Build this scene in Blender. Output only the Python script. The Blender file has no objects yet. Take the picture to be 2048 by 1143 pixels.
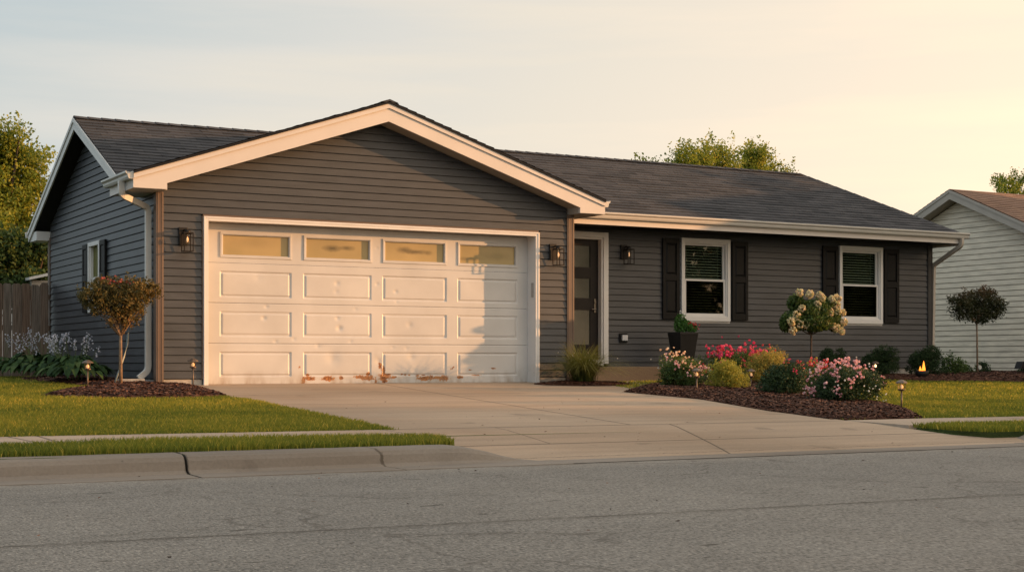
import bpy, bmesh, math, random
import numpy as np
from mathutils import Vector, Matrix
from mathutils.geometry import delaunay_2d_cdt, tessellate_polygon
random.seed(7)
RS = np.random.RandomState(11)
R = math.radians
scene = bpy.context.scene
C = scene.collection

# ------------------------------------------------------------------ camera
TH = R(29.3); CT, ST = math.cos(TH), math.sin(TH); FPX, HOR, CZ = 3018.0, 725.0, 0.70
cam_d = bpy.data.cameras.new('camera'); cam = bpy.data.objects.new('camera', cam_d); C.objects.link(cam)
cam.location = (0, 0, CZ); cam.rotation_euler = (R(90), 0, -TH)
cam_d.sensor_width = 36; cam_d.lens = 36 * FPX / 2048; cam_d.shift_y = (HOR - 571.5) / 2048
cam_d.clip_end = 3000
scene.camera = cam

# ------------------------------------------------------------------ sky, sun, exposure
SUN_AZ, SUN_EL = 70.0, 6.8          # degrees right of the facade normal, above the horizon
w = bpy.data.worlds.new('World'); scene.world = w; w.use_nodes = True
nt = w.node_tree; nt.nodes.clear()
out = nt.nodes.new('ShaderNodeOutputWorld'); bg = nt.nodes.new('ShaderNodeBackground')
sky = nt.nodes.new('ShaderNodeTexSky'); sky.sky_type = 'NISHITA'; sky.sun_disc = False
sdir = Vector((math.sin(R(SUN_AZ)) * math.cos(R(SUN_EL)), -math.cos(R(SUN_AZ)) * math.cos(R(SUN_EL)), math.sin(R(SUN_EL))))
sky.sun_elevation = R(SUN_EL); sky.sun_rotation = math.atan2(sdir.x, sdir.y)
sky.air_density = 1.0; sky.dust_density = 1.6; sky.ozone_density = 1.0
# thin high cloud veil that evens the clear sky out, warmer towards the sun
tc = nt.nodes.new('ShaderNodeTexCoord')
def wn(t, **k):
    n = nt.nodes.new(t)
    for a, b in k.items(): setattr(n, a, b)
    return n
def wmath(op, a, b=None, clamp=False):
    n = wn('ShaderNodeMath', operation=op); n.use_clamp = clamp
    for i, v in enumerate((a, b)):
        if v is None: continue
        if isinstance(v, (int, float)): n.inputs[i].default_value = v
        else: nt.links.new(v, n.inputs[i])
    return n.outputs[0]
nrm = wn('ShaderNodeVectorMath', operation='NORMALIZE'); nt.links.new(tc.outputs['Generated'], nrm.inputs[0])
dotn = wn('ShaderNodeVectorMath', operation='DOT_PRODUCT'); nt.links.new(nrm.outputs[0], dotn.inputs[0])
dotn.inputs[1].default_value = (sdir.x, sdir.y, 0)
sepn = wn('ShaderNodeSeparateXYZ'); nt.links.new(nrm.outputs[0], sepn.inputs[0])
veil = wn('ShaderNodeValToRGB')
el = veil.color_ramp.elements
el[0].position = 0.0; el[0].color = (3.9, 4.5, 4.9, 1)
el[1].position = 1.0; el[1].color = (14, 9.0, 5.0, 1)
for p_, c_ in ((0.30, (4.4, 4.95, 5.1, 1)), (0.42, (6.1, 5.9, 5.45, 1)), (0.50, (7.1, 6.4, 5.4, 1)), (0.58, (8.1, 6.9, 5.5, 1)), (0.66, (9.6, 7.6, 5.6, 1)), (0.75, (11.0, 8.4, 5.8, 1))):
    e_ = el.new(p_); e_.color = c_
# ramp position: horizontal closeness to the sun, cooler higher up
pos = wmath('SUBTRACT', wmath('MULTIPLY_ADD', dotn.outputs['Value'], 0.5), 0.0)
pn = pos.node.inputs[0].links[0].from_node; pn.inputs[2].default_value = 0.5
pos2 = wmath('SUBTRACT', pos, wmath('MULTIPLY', wmath('MINIMUM', wmath('MAXIMUM', sepn.outputs['Z'], 0.0), 0.26), 0.55))
mp = wn('ShaderNodeMapping'); mp.inputs['Scale'].default_value = (1.0, 1.0, 11.0); mp.inputs['Rotation'].default_value = (0.12, 0.1, 0)
nt.links.new(nrm.outputs[0], mp.inputs['Vector'])
cn = wn('ShaderNodeTexNoise'); cn.inputs['Scale'].default_value = 2.2; cn.inputs['Detail'].default_value = 7; cn.inputs['Roughness'].default_value = 0.55
nt.links.new(mp.outputs[0], cn.inputs['Vector'])
cl = wn('ShaderNodeMapRange'); cl.inputs['From Min'].default_value = 0.42; cl.inputs['From Max'].default_value = 0.72
cl.inputs['To Min'].default_value = 0.0; cl.inputs['To Max'].default_value = 0.085
nt.links.new(cn.outputs['Fac'], cl.inputs['Value'])
nt.links.new(wmath('ADD', pos2, cl.outputs['Result']), veil.inputs['Fac'])
mx = wn('ShaderNodeMix', data_type='RGBA')
vf = wn('ShaderNodeMapRange'); vf.inputs['From Min'].default_value = 0.22; vf.inputs['From Max'].default_value = 0.75
vf.inputs['To Min'].default_value = 0.88; vf.inputs['To Max'].default_value = 0.75; nt.links.new(sepn.outputs['Z'], vf.inputs['Value'])
nt.links.new(vf.outputs['Result'], mx.inputs['Factor'])
nt.links.new(sky.outputs[0], mx.inputs['A']); nt.links.new(veil.outputs[0], mx.inputs['B'])
# the sunlit haze overhead and the bright western half of the sky behind the street are stronger than the low eastern sky
def wrange(v, a, b, c, d):
    n = wn('ShaderNodeMapRange'); n.interpolation_type = 'SMOOTHSTEP'
    for k_, x_ in (('From Min', a), ('From Max', b), ('To Min', c), ('To Max', d)): n.inputs[k_].default_value = x_
    nt.links.new(v, n.inputs['Value']); return n.outputs['Result']
dot2 = wn('ShaderNodeVectorMath', operation='DOT_PRODUCT'); nt.links.new(nrm.outputs[0], dot2.inputs[0]); dot2.inputs[1].default_value = (-0.489, -0.872, 0)
gain = wmath('MULTIPLY', wrange(sepn.outputs['Z'], 0.26, 0.8, 1.0, 1.55), wrange(dot2.outputs['Value'], -0.5, 0.7, 1.0, 1.45))
gm = wn('ShaderNodeVectorMath', operation='SCALE'); nt.links.new(mx.outputs['Result'], gm.inputs[0]); nt.links.new(gain, gm.inputs['Scale'])
nt.links.new(gm.outputs[0], bg.inputs['Color'])
bg.inputs['Strength'].default_value = 0.082
nt.links.new(bg.outputs[0], out.inputs['Surface'])

sun_d = bpy.data.lights.new('sun', 'SUN'); sun = bpy.data.objects.new('sun', sun_d); C.objects.link(sun)
sun_d.energy = 5.0; sun_d.angle = R(0.5); sun_d.color = (1.0, 0.50, 0.20)
sun.rotation_euler = (-sdir).to_track_quat('-Z', 'Y').to_euler()

scene.view_settings.view_transform = 'Standard'; scene.view_settings.look = 'None'
scene.view_settings.gamma = 1.0; scene.view_settings.exposure = 0.70
scene.render.engine = 'CYCLES'

# ------------------------------------------------------------------ terrain height
def H(X, Y):
    zs = .168 - .0043 * (max(0, min(14, X)) - 2); z0 = zs - .03
    if Y < 9.3: return -.04
    if Y < 9.5: return z0
    if Y < 11.04: return z0 + (zs - z0) * (Y - 9.5) / 1.54
    if Y < 19.1: return zs + (.40 - zs) * (Y - 11.04) / 8.06
    return .40 + min(.05, (Y - 19.1) * .03)
def at(px, py, Y):
    r = (px - 1024) / FPX; X = Y * (r * CT + ST) / (CT - r * ST); f = X * ST + Y * CT
    return Vector((X, Y, CZ + (HOR - py) * f / FPX))

# ------------------------------------------------------------------ materials
def mat(name, col, rough=0.7, spec=0.3, nscale=0, namt=0.0, bump=0.0, bscale=60, detail=4, trans=0.0, metallic=0.0, col2=None):
    m = bpy.data.materials.new(name); m.use_nodes = True; t = m.node_tree; N = t.nodes; L = t.links
    b = N['Principled BSDF']; b.inputs['Roughness'].default_value = rough; b.inputs['Specular IOR Level'].default_value = spec
    b.inputs['Metallic'].default_value = metallic
    b.inputs['Base Color'].default_value = (*col, 1)
    co = N.new('ShaderNodeTexCoord')
    if nscale:
        n = N.new('ShaderNodeTexNoise'); n.inputs['Scale'].default_value = nscale; n.inputs['Detail'].default_value = detail
        L.new(co.outputs['Object'], n.inputs['Vector'])
        r_ = N.new('ShaderNodeMapRange'); r_.inputs['From Min'].default_value = .3; r_.inputs['From Max'].default_value = .7
        L.new(n.outputs['Fac'], r_.inputs['Value'])
        x = N.new('ShaderNodeMix'); x.data_type = 'RGBA'
        c2 = col2 if col2 else tuple(min(1, c * (1 + namt)) for c in col); c1 = col if col2 else tuple(c * (1 - namt) for c in col)
        x.inputs['A'].default_value = (*c1, 1); x.inputs['B'].default_value = (*c2, 1)
        L.new(r_.outputs['Result'], x.inputs['Factor']); L.new(x.outputs['Result'], b.inputs['Base Color'])
    if bump:
        n2 = N.new('ShaderNodeTexNoise'); n2.inputs['Scale'].default_value = bscale; n2.inputs['Detail'].default_value = 3
        L.new(co.outputs['Object'], n2.inputs['Vector'])
        bp = N.new('ShaderNodeBump'); bp.inputs['Strength'].default_value = bump; bp.inputs['Distance'].default_value = .01
        L.new(n2.outputs['Fac'], bp.inputs['Height']); L.new(bp.outputs[0], b.inputs['Normal'])
    if trans: b.inputs['Transmission Weight'].default_value = trans
    return m

def siding_mat(name, col):
    m = mat(name, col, .42, .34)
    t = m.node_tree; N = t.nodes; L = t.links; b = N['Principled BSDF']; co = N['Texture Coordinate']
    mp = N.new('ShaderNodeMapping'); mp.inputs['Scale'].default_value = (2, 2, 9.8); L.new(co.outputs['Object'], mp.inputs['Vector'])
    n = N.new('ShaderNodeTexNoise'); n.inputs['Scale'].default_value = 1.0; n.inputs['Detail'].default_value = 5; L.new(mp.outputs[0], n.inputs['Vector'])
    mp2 = N.new('ShaderNodeMapping'); mp2.inputs['Scale'].default_value = (3, 3, 130); L.new(co.outputs['Object'], mp2.inputs['Vector'])
    n2 = N.new('ShaderNodeTexNoise'); n2.inputs['Scale'].default_value = 1.0; n2.inputs['Detail'].default_value = 4; L.new(mp2.outputs[0], n2.inputs['Vector'])
    ad = N.new('ShaderNodeMath'); ad.operation = 'ADD'; L.new(n.outputs['Fac'], ad.inputs[0]); L.new(n2.outputs['Fac'], ad.inputs[1])
    r_ = N.new('ShaderNodeMapRange'); r_.inputs['From Min'].default_value = .7; r_.inputs['From Max'].default_value = 1.3
    r_.inputs['To Min'].default_value = .76; r_.inputs['To Max'].default_value = 1.24; L.new(ad.outputs[0], r_.inputs['Value'])
    v = N.new('ShaderNodeMix'); v.data_type = 'RGBA'; v.blend_type = 'MULTIPLY'; v.inputs['Factor'].default_value = 1
    v.inputs['A'].default_value = (*col, 1); L.new(r_.outputs['Result'], v.inputs['B']); L.new(v.outputs['Result'], b.inputs['Base Color'])
    bp = N.new('ShaderNodeBump'); bp.inputs['Strength'].default_value = .25; bp.inputs['Distance'].default_value = .004
    L.new(n2.outputs['Fac'], bp.inputs['Height']); L.new(bp.outputs[0], b.inputs['Normal'])
    return m

def shingle_mat(name, c1, c2):
    m = mat(name, c1, .92, .12)
    t = m.node_tree; N = t.nodes; L = t.links; b = N['Principled BSDF']
    uv = N.new('ShaderNodeUVMap')
    br = N.new('ShaderNodeTexBrick'); br.inputs['Scale'].default_value = 1; br.inputs['Brick Width'].default_value = .33; br.inputs['Row Height'].default_value = .14
    br.inputs['Mortar Size'].default_value = .004; br.inputs['Color1'].default_value = (*c1, 1); br.inputs['Color2'].default_value = (*c2, 1)
    br.inputs['Mortar'].default_value = tuple(c * .45 for c in c1) + (1,); br.offset = .37; br.inputs['Bias'].default_value = 0
    L.new(uv.outputs[0], br.inputs['Vector'])
    n = N.new('ShaderNodeTexNoise'); n.inputs['Scale'].default_value = 1.3; n.inputs['Detail'].default_value = 6; L.new(uv.outputs[0], n.inputs['Vector'])
    n3 = N.new('ShaderNodeTexNoise'); n3.inputs['Scale'].default_value = 140; n3.inputs['Detail'].default_value = 2; L.new(uv.outputs[0], n3.inputs['Vector'])
    ad = N.new('ShaderNodeMath'); ad.operation = 'ADD'; L.new(n.outputs['Fac'], ad.inputs[0]); L.new(n3.outputs['Fac'], ad.inputs[1])
    r_ = N.new('ShaderNodeMapRange'); r_.inputs['From Min'].default_value = .6; r_.inputs['From Max'].default_value = 1.4
    r_.inputs['To Min'].default_value = .72; r_.inputs['To Max'].default_value = 1.28; L.new(ad.outputs[0], r_.inputs['Value'])
    v = N.new('ShaderNodeMix'); v.data_type = 'RGBA'; v.blend_type = 'MULTIPLY'; v.inputs['Factor'].default_value = 1
    L.new(br.outputs['Color'], v.inputs['A']); L.new(r_.outputs['Result'], v.inputs['B']); L.new(v.outputs['Result'], b.inputs['Base Color'])
    bp = N.new('ShaderNodeBump'); bp.inputs['Strength'].default_value = .5; bp.inputs['Distance'].default_value = .006
    L.new(n3.outputs['Fac'], bp.inputs['Height']); L.new(bp.outputs[0], b.inputs['Normal'])
    return m

def leaf_mat(name, cols, transl=.35, rough=.55):
    m = bpy.data.materials.new(name); m.use_nodes = True; t = m.node_tree; N = t.nodes; L = t.links
    b = N['Principled BSDF']; b.inputs['Roughness'].default_value = rough; b.inputs['Specular IOR Level'].default_value = .25
    a = N.new('ShaderNodeAttribute'); a.attribute_name = 'tint'
    cr = N.new('ShaderNodeValToRGB'); E = cr.color_ramp.elements
    k = len(cols)
    E[0].position = 0; E[0].color = (*cols[0], 1); E[1].position = 1; E[1].color = (*cols[-1], 1)
    for i in range(1, k - 1):
        e = E.new(i / (k - 1)); e.color = (*cols[i], 1)
    L.new(a.outputs['Fac'], cr.inputs['Fac']); L.new(cr.outputs[0], b.inputs['Base Color'])
    tr = N.new('ShaderNodeBsdfTranslucent'); L.new(cr.outputs[0], tr.inputs['Color'])
    ms = N.new('ShaderNodeMixShader'); ms.inputs[0].default_value = transl
    L.new(b.outputs[0], ms.inputs[1]); L.new(tr.outputs[0], ms.inputs[2]); L.new(ms.outputs[0], N['Material Output'].inputs['Surface'])
    return m

M = {}
M['siding'] = siding_mat('grey_siding', (.044, .046, .051))
M['trim_dark'] = mat('brown_grey_trim', (.105, .070, .052), .5, .4, 3, .1)
M['trim_grey'] = mat('grey_trim', (.045, .042, .040), .5, .2, 3, .1)
M['white'] = mat('white_trim_paint', (.56, .54, .52), .45, .4, 2.5, .05, .05, 80)
M['fascia'] = mat('fascia_aluminium', (.52, .475, .44), .42, .4, 1.6, .05, .05, 60)
M['gutter'] = mat('gutter_aluminium', (.46, .44, .41), .35, .5, 5, .05)
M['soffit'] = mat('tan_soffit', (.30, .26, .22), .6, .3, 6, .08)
M['soffit_shaded'] = mat('shade_tinted_soffit', (.018, .016, .014), .6, .15, 6, .1)  # deep eave shade darkened into the soffit colour
M['shingle'] = shingle_mat('charcoal_shingles', (.034, .036, .041), (.060, .060, .065))
M['shingle_brown'] = shingle_mat('brown_shingles', (.16, .10, .075), (.22, .14, .10))
M['shutter'] = mat('black_shutter', (.008, .0075, .0075), .5, .15, 8, .1)
M['dark_metal'] = mat('bronze_metal', (.014, .012, .011), .5, .2)
M['lamp_bronze'] = mat('lamp_bronze', (.10, .07, .05), .45, .5, metallic=.4)
M['cage_black'] = mat('black_iron', (.012, .010, .009), .6, .15)
M['nsiding'] = siding_mat('beige_siding', (.66, .56, .43))
M['ntrim'] = mat('beige_trim', (.36, .31, .26), .5, .3, 3, .06)
M['found'] = mat('foundation_concrete', (.36, .33, .29), .9, .2, 9, .18, .3, 90)
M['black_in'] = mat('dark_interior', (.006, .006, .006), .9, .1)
M['blind'] = mat('blind_slats', (.30, .31, .26), .6, .3)
M['trunk'] = mat('bark', (.17, .115, .075), .9, .1, 30, .3, .6, 60)
M['trunk_dark'] = mat('dark_bark', (.06, .045, .035), .9, .1, 30, .3, .6, 60)
M['stem'] = mat('plant_stems', (.07, .09, .03), .8, .2)
M['pot'] = mat('dark_planter', (.016, .014, .013), .5, .25, 4, .25, .1, 40)
M['weather'] = mat('grey_box', (.42, .42, .43), .35, .5, 10, .1)
M['door_dark'] = mat('door_dark_paint', (.014, .011, .010), .5, .2, 5, .15)

def glassy(name, col, rough=.06, spec=.6):
    m = mat(name, col, rough, spec, 3, .3, .02, 3); return m
M['door_glass'] = glassy('door_glass', (.035, .040, .032), .12)
def clear_glass(name, tint=(1, 1, 1), fac=.12):
    m = bpy.data.materials.new(name); m.use_nodes = True; t = m.node_tree; N = t.nodes; L = t.links
    tr = N.new('ShaderNodeBsdfTransparent'); tr.inputs[0].default_value = (*tint, 1)
    g = N.new('ShaderNodeBsdfGlossy'); g.inputs['Roughness'].default_value = .02
    lw = N.new('ShaderNodeLayerWeight'); pw = N.new('ShaderNodeMath'); pw.operation = 'POWER'; L.new(lw.outputs['Facing'], pw.inputs[0]); pw.inputs[1].default_value = 4
    q_ = N.new('ShaderNodeMath'); q_.operation = 'MULTIPLY_ADD'; L.new(pw.outputs[0], q_.inputs[0]); q_.inputs[1].default_value = .85; q_.inputs[2].default_value = .04
    ms = N.new('ShaderNodeMixShader'); L.new(q_.outputs[0], ms.inputs[0]); L.new(tr.outputs[0], ms.inputs[1]); L.new(g.outputs[0], ms.inputs[2])
    L.new(ms.outputs[0], N['Material Output'].inputs['Surface']); return m
M['glass'] = clear_glass('window_glass', (.8, .85, .8))
M['screen'] = clear_glass('insect_screen', (.60, .56, .50))
M['bulb_glass'] = clear_glass('bulb_glass', (1, .93, .75))
def emit(name, col, s):
    m = mat(name, col, .4); b = m.node_tree.nodes['Principled BSDF']
    b.inputs['Emission Color'].default_value = (*col, 1); b.inputs['Emission Strength'].default_value = s; return m
M['bulb'] = mat('warm_bulb', (.75, .62, .35), .2, .6)
M['glow'] = emit('lit_bulb', (1, .66, .36), 3.0)
M['glow_soft'] = emit('faint_bulb', (1, .62, .40), .25)
M['flame'] = emit('flame', (1, .30, .03), 1.2)
M['concrete_base'] = None

# white garage door paint with rust (vertex attribute) and faint smudges
def door_mat():
    m = mat('worn_white_door', (.48, .465, .45), .42, .4)
    t = m.node_tree; N = t.nodes; L = t.links; b = N['Principled BSDF']; co = N['Texture Coordinate']
    n = N.new('ShaderNodeTexNoise'); n.inputs['Scale'].default_value = 1.6; n.inputs['Detail'].default_value = 5; L.new(co.outputs['Object'], n.inputs['Vector'])
    r_ = N.new('ShaderNodeMapRange'); r_.inputs['From Min'].default_value = .35; r_.inputs['From Max'].default_value = .7; r_.inputs['To Min'].default_value = .88; r_.inputs['To Max'].default_value = 1.03
    L.new(n.outputs['Fac'], r_.inputs['Value'])
    v = N.new('ShaderNodeMix'); v.data_type = 'RGBA'; v.blend_type = 'MULTIPLY'; v.inputs['Factor'].default_value = 1
    v.inputs['A'].default_value = (.48, .465, .45, 1); L.new(r_.outputs['Result'], v.inputs['B'])
    a = N.new('ShaderNodeAttribute'); a.attribute_name = 'rust'
    a2 = N.new('ShaderNodeAttribute'); a2.attribute_name = 'scuff'
    n2 = N.new('ShaderNodeTexNoise'); n2.inputs['Scale'].default_value = 38; n2.inputs['Detail'].default_value = 5; L.new(co.outputs['Object'], n2.inputs['Vector'])
    ad = N.new('ShaderNodeMath'); ad.operation = 'MULTIPLY_ADD'; ad.inputs[1].default_value = 1.5; ad.inputs[2].default_value = -.75; L.new(n2.outputs['Fac'], ad.inputs[0])
    s = N.new('ShaderNodeMath'); s.operation = 'ADD'; L.new(ad.outputs[0], s.inputs[0]); L.new(a.outputs['Fac'], s.inputs[1])
    th = N.new('ShaderNodeMapRange'); th.inputs['From Min'].default_value = .20; th.inputs['From Max'].default_value = .40; L.new(s.outputs[0], th.inputs['Value'])
    gate = N.new('ShaderNodeMapRange'); gate.inputs['From Min'].default_value = .04; gate.inputs['From Max'].default_value = .16; L.new(a.outputs['Fac'], gate.inputs['Value'])
    thg = N.new('ShaderNodeMath'); thg.operation = 'MULTIPLY'; L.new(th.outputs[0], thg.inputs[0]); L.new(gate.outputs[0], thg.inputs[1])
    pr = N.new('ShaderNodeValToRGB'); E = pr.color_ramp.elements; E[0].position = .35; E[0].color = (.11, .032, .010, 1); E[1].position = .65; E[1].color = (.36, .15, .045, 1)
    L.new(n2.outputs['Fac'], pr.inputs[0])
    halo = N.new('ShaderNodeMapRange'); halo.inputs['From Min'].default_value = .12; halo.inputs['From Max'].default_value = .6; halo.inputs['To Max'].default_value = .6; L.new(s.outputs[0], halo.inputs['Value'])
    hx = N.new('ShaderNodeMix'); hx.data_type = 'RGBA'; hg = N.new('ShaderNodeMath'); hg.operation = 'MULTIPLY'; L.new(halo.outputs[0], hg.inputs[0]); L.new(gate.outputs[0], hg.inputs[1]); L.new(hg.outputs[0], hx.inputs['Factor']); L.new(v.outputs['Result'], hx.inputs['A']); hx.inputs['B'].default_value = (.50, .30, .13, 1)
    sx = N.new('ShaderNodeMix'); sx.data_type = 'RGBA'; L.new(a2.outputs['Fac'], sx.inputs['Factor']); L.new(hx.outputs['Result'], sx.inputs['A']); sx.inputs['B'].default_value = (.38, .36, .34, 1)
    rx = N.new('ShaderNodeMix'); rx.data_type = 'RGBA'; L.new(thg.outputs[0], rx.inputs['Factor']); L.new(sx.outputs['Result'], rx.inputs['A']); L.new(pr.outputs[0], rx.inputs['B'])
    sz = N.new('ShaderNodeSeparateXYZ'); L.new(co.outputs['Object'], sz.inputs[0])
    zr = N.new('ShaderNodeMapRange'); zr.inputs['From Min'].default_value = .02; zr.inputs['From Max'].default_value = .22; zr.inputs['To Min'].default_value = .75; zr.inputs['To Max'].default_value = 0; L.new(sz.outputs['Z'], zr.inputs['Value'])
    mg = N.new('ShaderNodeMapping'); mg.inputs['Scale'].default_value = (9, 1, 2.5); L.new(co.outputs['Object'], mg.inputs['Vector'])
    n4 = N.new('ShaderNodeTexNoise'); n4.inputs['Scale'].default_value = 1; n4.inputs['Detail'].default_value = 5; L.new(mg.outputs[0], n4.inputs['Vector'])
    r4 = N.new('ShaderNodeMapRange'); r4.inputs['From Min'].default_value = .42; r4.inputs['From Max'].default_value = .72; L.new(n4.outputs['Fac'], r4.inputs['Value'])
    m4 = N.new('ShaderNodeMath'); m4.operation = 'MULTIPLY'; L.new(zr.outputs[0], m4.inputs[0]); L.new(r4.outputs[0], m4.inputs[1])
    gx = N.new('ShaderNodeMix'); gx.data_type = 'RGBA'; L.new(m4.outputs[0], gx.inputs['Factor']); L.new(rx.outputs['Result'], gx.inputs['A']); gx.inputs['B'].default_value = (.22, .15, .09, 1)
    L.new(gx.outputs['Result'], b.inputs['Base Color'])
    return m
M['gdoor'] = door_mat()

# ground-type materials -----------------------------------------------------
class NG:
    """small helper for node graphs working in object space"""
    def __init__(s, m):
        s.m = m; s.t = m.node_tree; s.N = s.t.nodes; s.L = s.t.links; s.b = s.N['Principled BSDF']
        s.co = s.N['Texture Coordinate']; s.sep = s.N.new('ShaderNodeSeparateXYZ'); s.L.new(s.co.outputs['Object'], s.sep.inputs[0])
    def noise(s, scale, detail=4, rough=.5, vec=None, stretch=None):
        n = s.N.new('ShaderNodeTexNoise'); n.inputs['Scale'].default_value = scale; n.inputs['Detail'].default_value = detail; n.inputs['Roughness'].default_value = rough
        v = s.co.outputs['Object']
        if stretch:
            mp = s.N.new('ShaderNodeMapping'); mp.inputs['Scale'].default_value = stretch; s.L.new(v, mp.inputs['Vector']); v = mp.outputs[0]
        s.L.new(v, n.inputs['Vector']); return n.outputs['Fac']
    def math(s, op, a, b=None, c=None):
        n = s.N.new('ShaderNodeMath'); n.operation = op
        for i, v in enumerate((a, b, c)):
            if v is None: continue
            if isinstance(v, (int, float)): n.inputs[i].default_value = v
            else: s.L.new(v, n.inputs[i])
        return n.outputs[0]
    def rng(s, v, a, b, c=0, d=1):
        n = s.N.new('ShaderNodeMapRange'); n.inputs['From Min'].default_value = a; n.inputs['From Max'].default_value = b
        n.inputs['To Min'].default_value = c; n.inputs['To Max'].default_value = d; s.L.new(v, n.inputs['Value']); return n.outputs[0]
    def mix(s, f, a, b, blend='MIX'):
        n = s.N.new('ShaderNodeMix'); n.data_type = 'RGBA'; n.blend_type = blend
        for k, v in (('Factor', f), ('A', a), ('B', b)):
            if isinstance(v, (int, float)): n.inputs[k].default_value = v
            elif isinstance(v, tuple): n.inputs[k].default_value = (*v, 1)
            else: s.L.new(v, n.inputs[k])
        return n.outputs['Result']
    def line(s, a, b, c, w, wob=0, lim=None):
        """1 on the line aX+bY=c of half-width w, wobbled by noise; lim=(axis,lo,hi)"""
        v = s.math('ADD', s.math('MULTIPLY', s.sep.outputs['X'], a), s.math('MULTIPLY', s.sep.outputs['Y'], b))
        if wob: v = s.math('ADD', v, s.math('MULTIPLY', s.math('SUBTRACT', s.noise(6, 6, .7), .5), wob))
        d = s.math('ABSOLUTE', s.math('SUBTRACT', v, c))
        f = s.rng(d, w * .5, w * 1.4, 1, 0)
        if lim:
            ax = s.sep.outputs[lim[0]]
            f = s.math('MULTIPLY', f, s.math('MULTIPLY', s.math('GREATER_THAN', ax, lim[1]), s.math('LESS_THAN', ax, lim[2])))
        return f
    def bump(s, h, st, dist=.01):
        bp = s.N.new('ShaderNodeBump'); bp.inputs['Strength'].default_value = st; bp.inputs['Distance'].default_value = dist
        s.L.new(h, bp.inputs['Height']); s.L.new(bp.outputs[0], s.b.inputs['Normal'])

def concrete(name, col, joints=(), cracks=()):
    m = mat(name, col, .88, .2); g = NG(m)
    a = g.noise(.9, 6, .6); b = g.noise(55, 3, .6); c = g.noise(1, 5, .6, stretch=(.5, 4.5, 1))
    f = g.math('ADD', g.math('MULTIPLY', a, .5), g.math('ADD', g.math('MULTIPLY', b, .22), g.math('MULTIPLY', c, .42)))
    colr = g.mix(g.rng(f, .38, .76), tuple(x * .66 for x in col), tuple(min(1, x * 1.25) for x in col))
    sp = g.noise(14, 2, .5); colr = g.mix(g.rng(sp, .70, .76, 0, .5), colr, tuple(x * .35 for x in col))
    big = g.noise(.45, 5, .6); colr = g.mix(g.rng(big, .44, .66, 0, .75), colr, g.mix(1.0, colr, (.62, .58, .54), 'MULTIPLY'))
    drip = g.noise(2.3, 2, .4); colr = g.mix(g.rng(drip, .69, .74, 0, .35), colr, (.07, .055, .045))
    for j in joints: colr = g.mix(g.math('MULTIPLY', g.line(*j), .8), colr, (.035, .028, .022))
    for j in cracks: colr = g.mix(g.math('MULTIPLY', g.line(*j), .75), colr, (.05, .04, .03))
    g.L.new(colr, g.b.inputs['Base Color']); g.bump(b, .35, .006); return m

# sunset and treeline reflection painted into the garage door panes, with darker middle patches
def pane_mat():
    m = mat('tan_reflection_pane', (.33, .24, .10), .22, .4); g = NG(m); n = g.noise(5, 4, .6); n2 = g.noise(1.3, 3)
    col = g.mix(g.rng(n2, .3, .7), (.26, .20, .085), (.38, .28, .125))
    for (x, z, a, c, k) in ((8.02, 2.275, .13, .045, .8), (8.22, 2.285, .11, .035, .7), (9.10, 2.29, .12, .05, .7), (9.30, 2.27, .17, .035, .75), (9.48, 2.262, .06, .03, .4), (10.1, 2.20, .25, .03, .4), (10.6, 2.25, .30, .06, .25), (6.9, 2.30, .25, .07, .15)):
        dx = g.math('DIVIDE', g.math('SUBTRACT', g.sep.outputs['X'], x - 5.5), a); dz = g.math('DIVIDE', g.math('SUBTRACT', g.sep.outputs['Z'], z - .39), c)
        d = g.math('SQRT', g.math('ADD', g.math('MULTIPLY', dx, dx), g.math('MULTIPLY', dz, dz))); d = g.math('ADD', d, g.math('MULTIPLY', n, 1.2))
        col = g.mix(g.rng(d, .9, 1.9, k, 0), col, (.055, .04, .015))
    g.L.new(col, g.b.inputs['Base Color']); return m
M['pane'] = pane_mat()
M['drive'] = concrete('driveway_concrete', (.315, .24, .175),
    joints=[(1, -.1513, 5.729, .013, 0, ('Y', 11.05, 19.4)), (0, 1, 14.6, .016, 0), (0, 1, 11.06, .016, 0), (0, 1, 9.95, .014, 0.01),
            (1, -.40, 3.39, .010, 0, ('Y', 9.1, 11.05)), (1, -.1, 4.93, .006, .01, ('Y', 9.95, 11.06)), (1, 0, 2.2, .008, 0)],
    cracks=[(0, 1, 9.33, .006, .10)])
M['walk'] = concrete('sidewalk_concrete', (.33, .26, .20), joints=[(1, 0, 2.32, .012, .02), (1, .1, 3.22, .012, .03), (1, 0, 5.0, .01), (1, 0, .8, .01), (1, 0, 11.6, .01)])
M['kerb'] = concrete('kerb_concrete', (.195, .170, .146), cracks=[(1, 0, 2.84, .012, .05), (1, .2, 6.02, .01, .12)])
M['step'] = concrete('step_concrete', (.075, .066, .055))  # shade over the step put into its darker concrete colour

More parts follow.
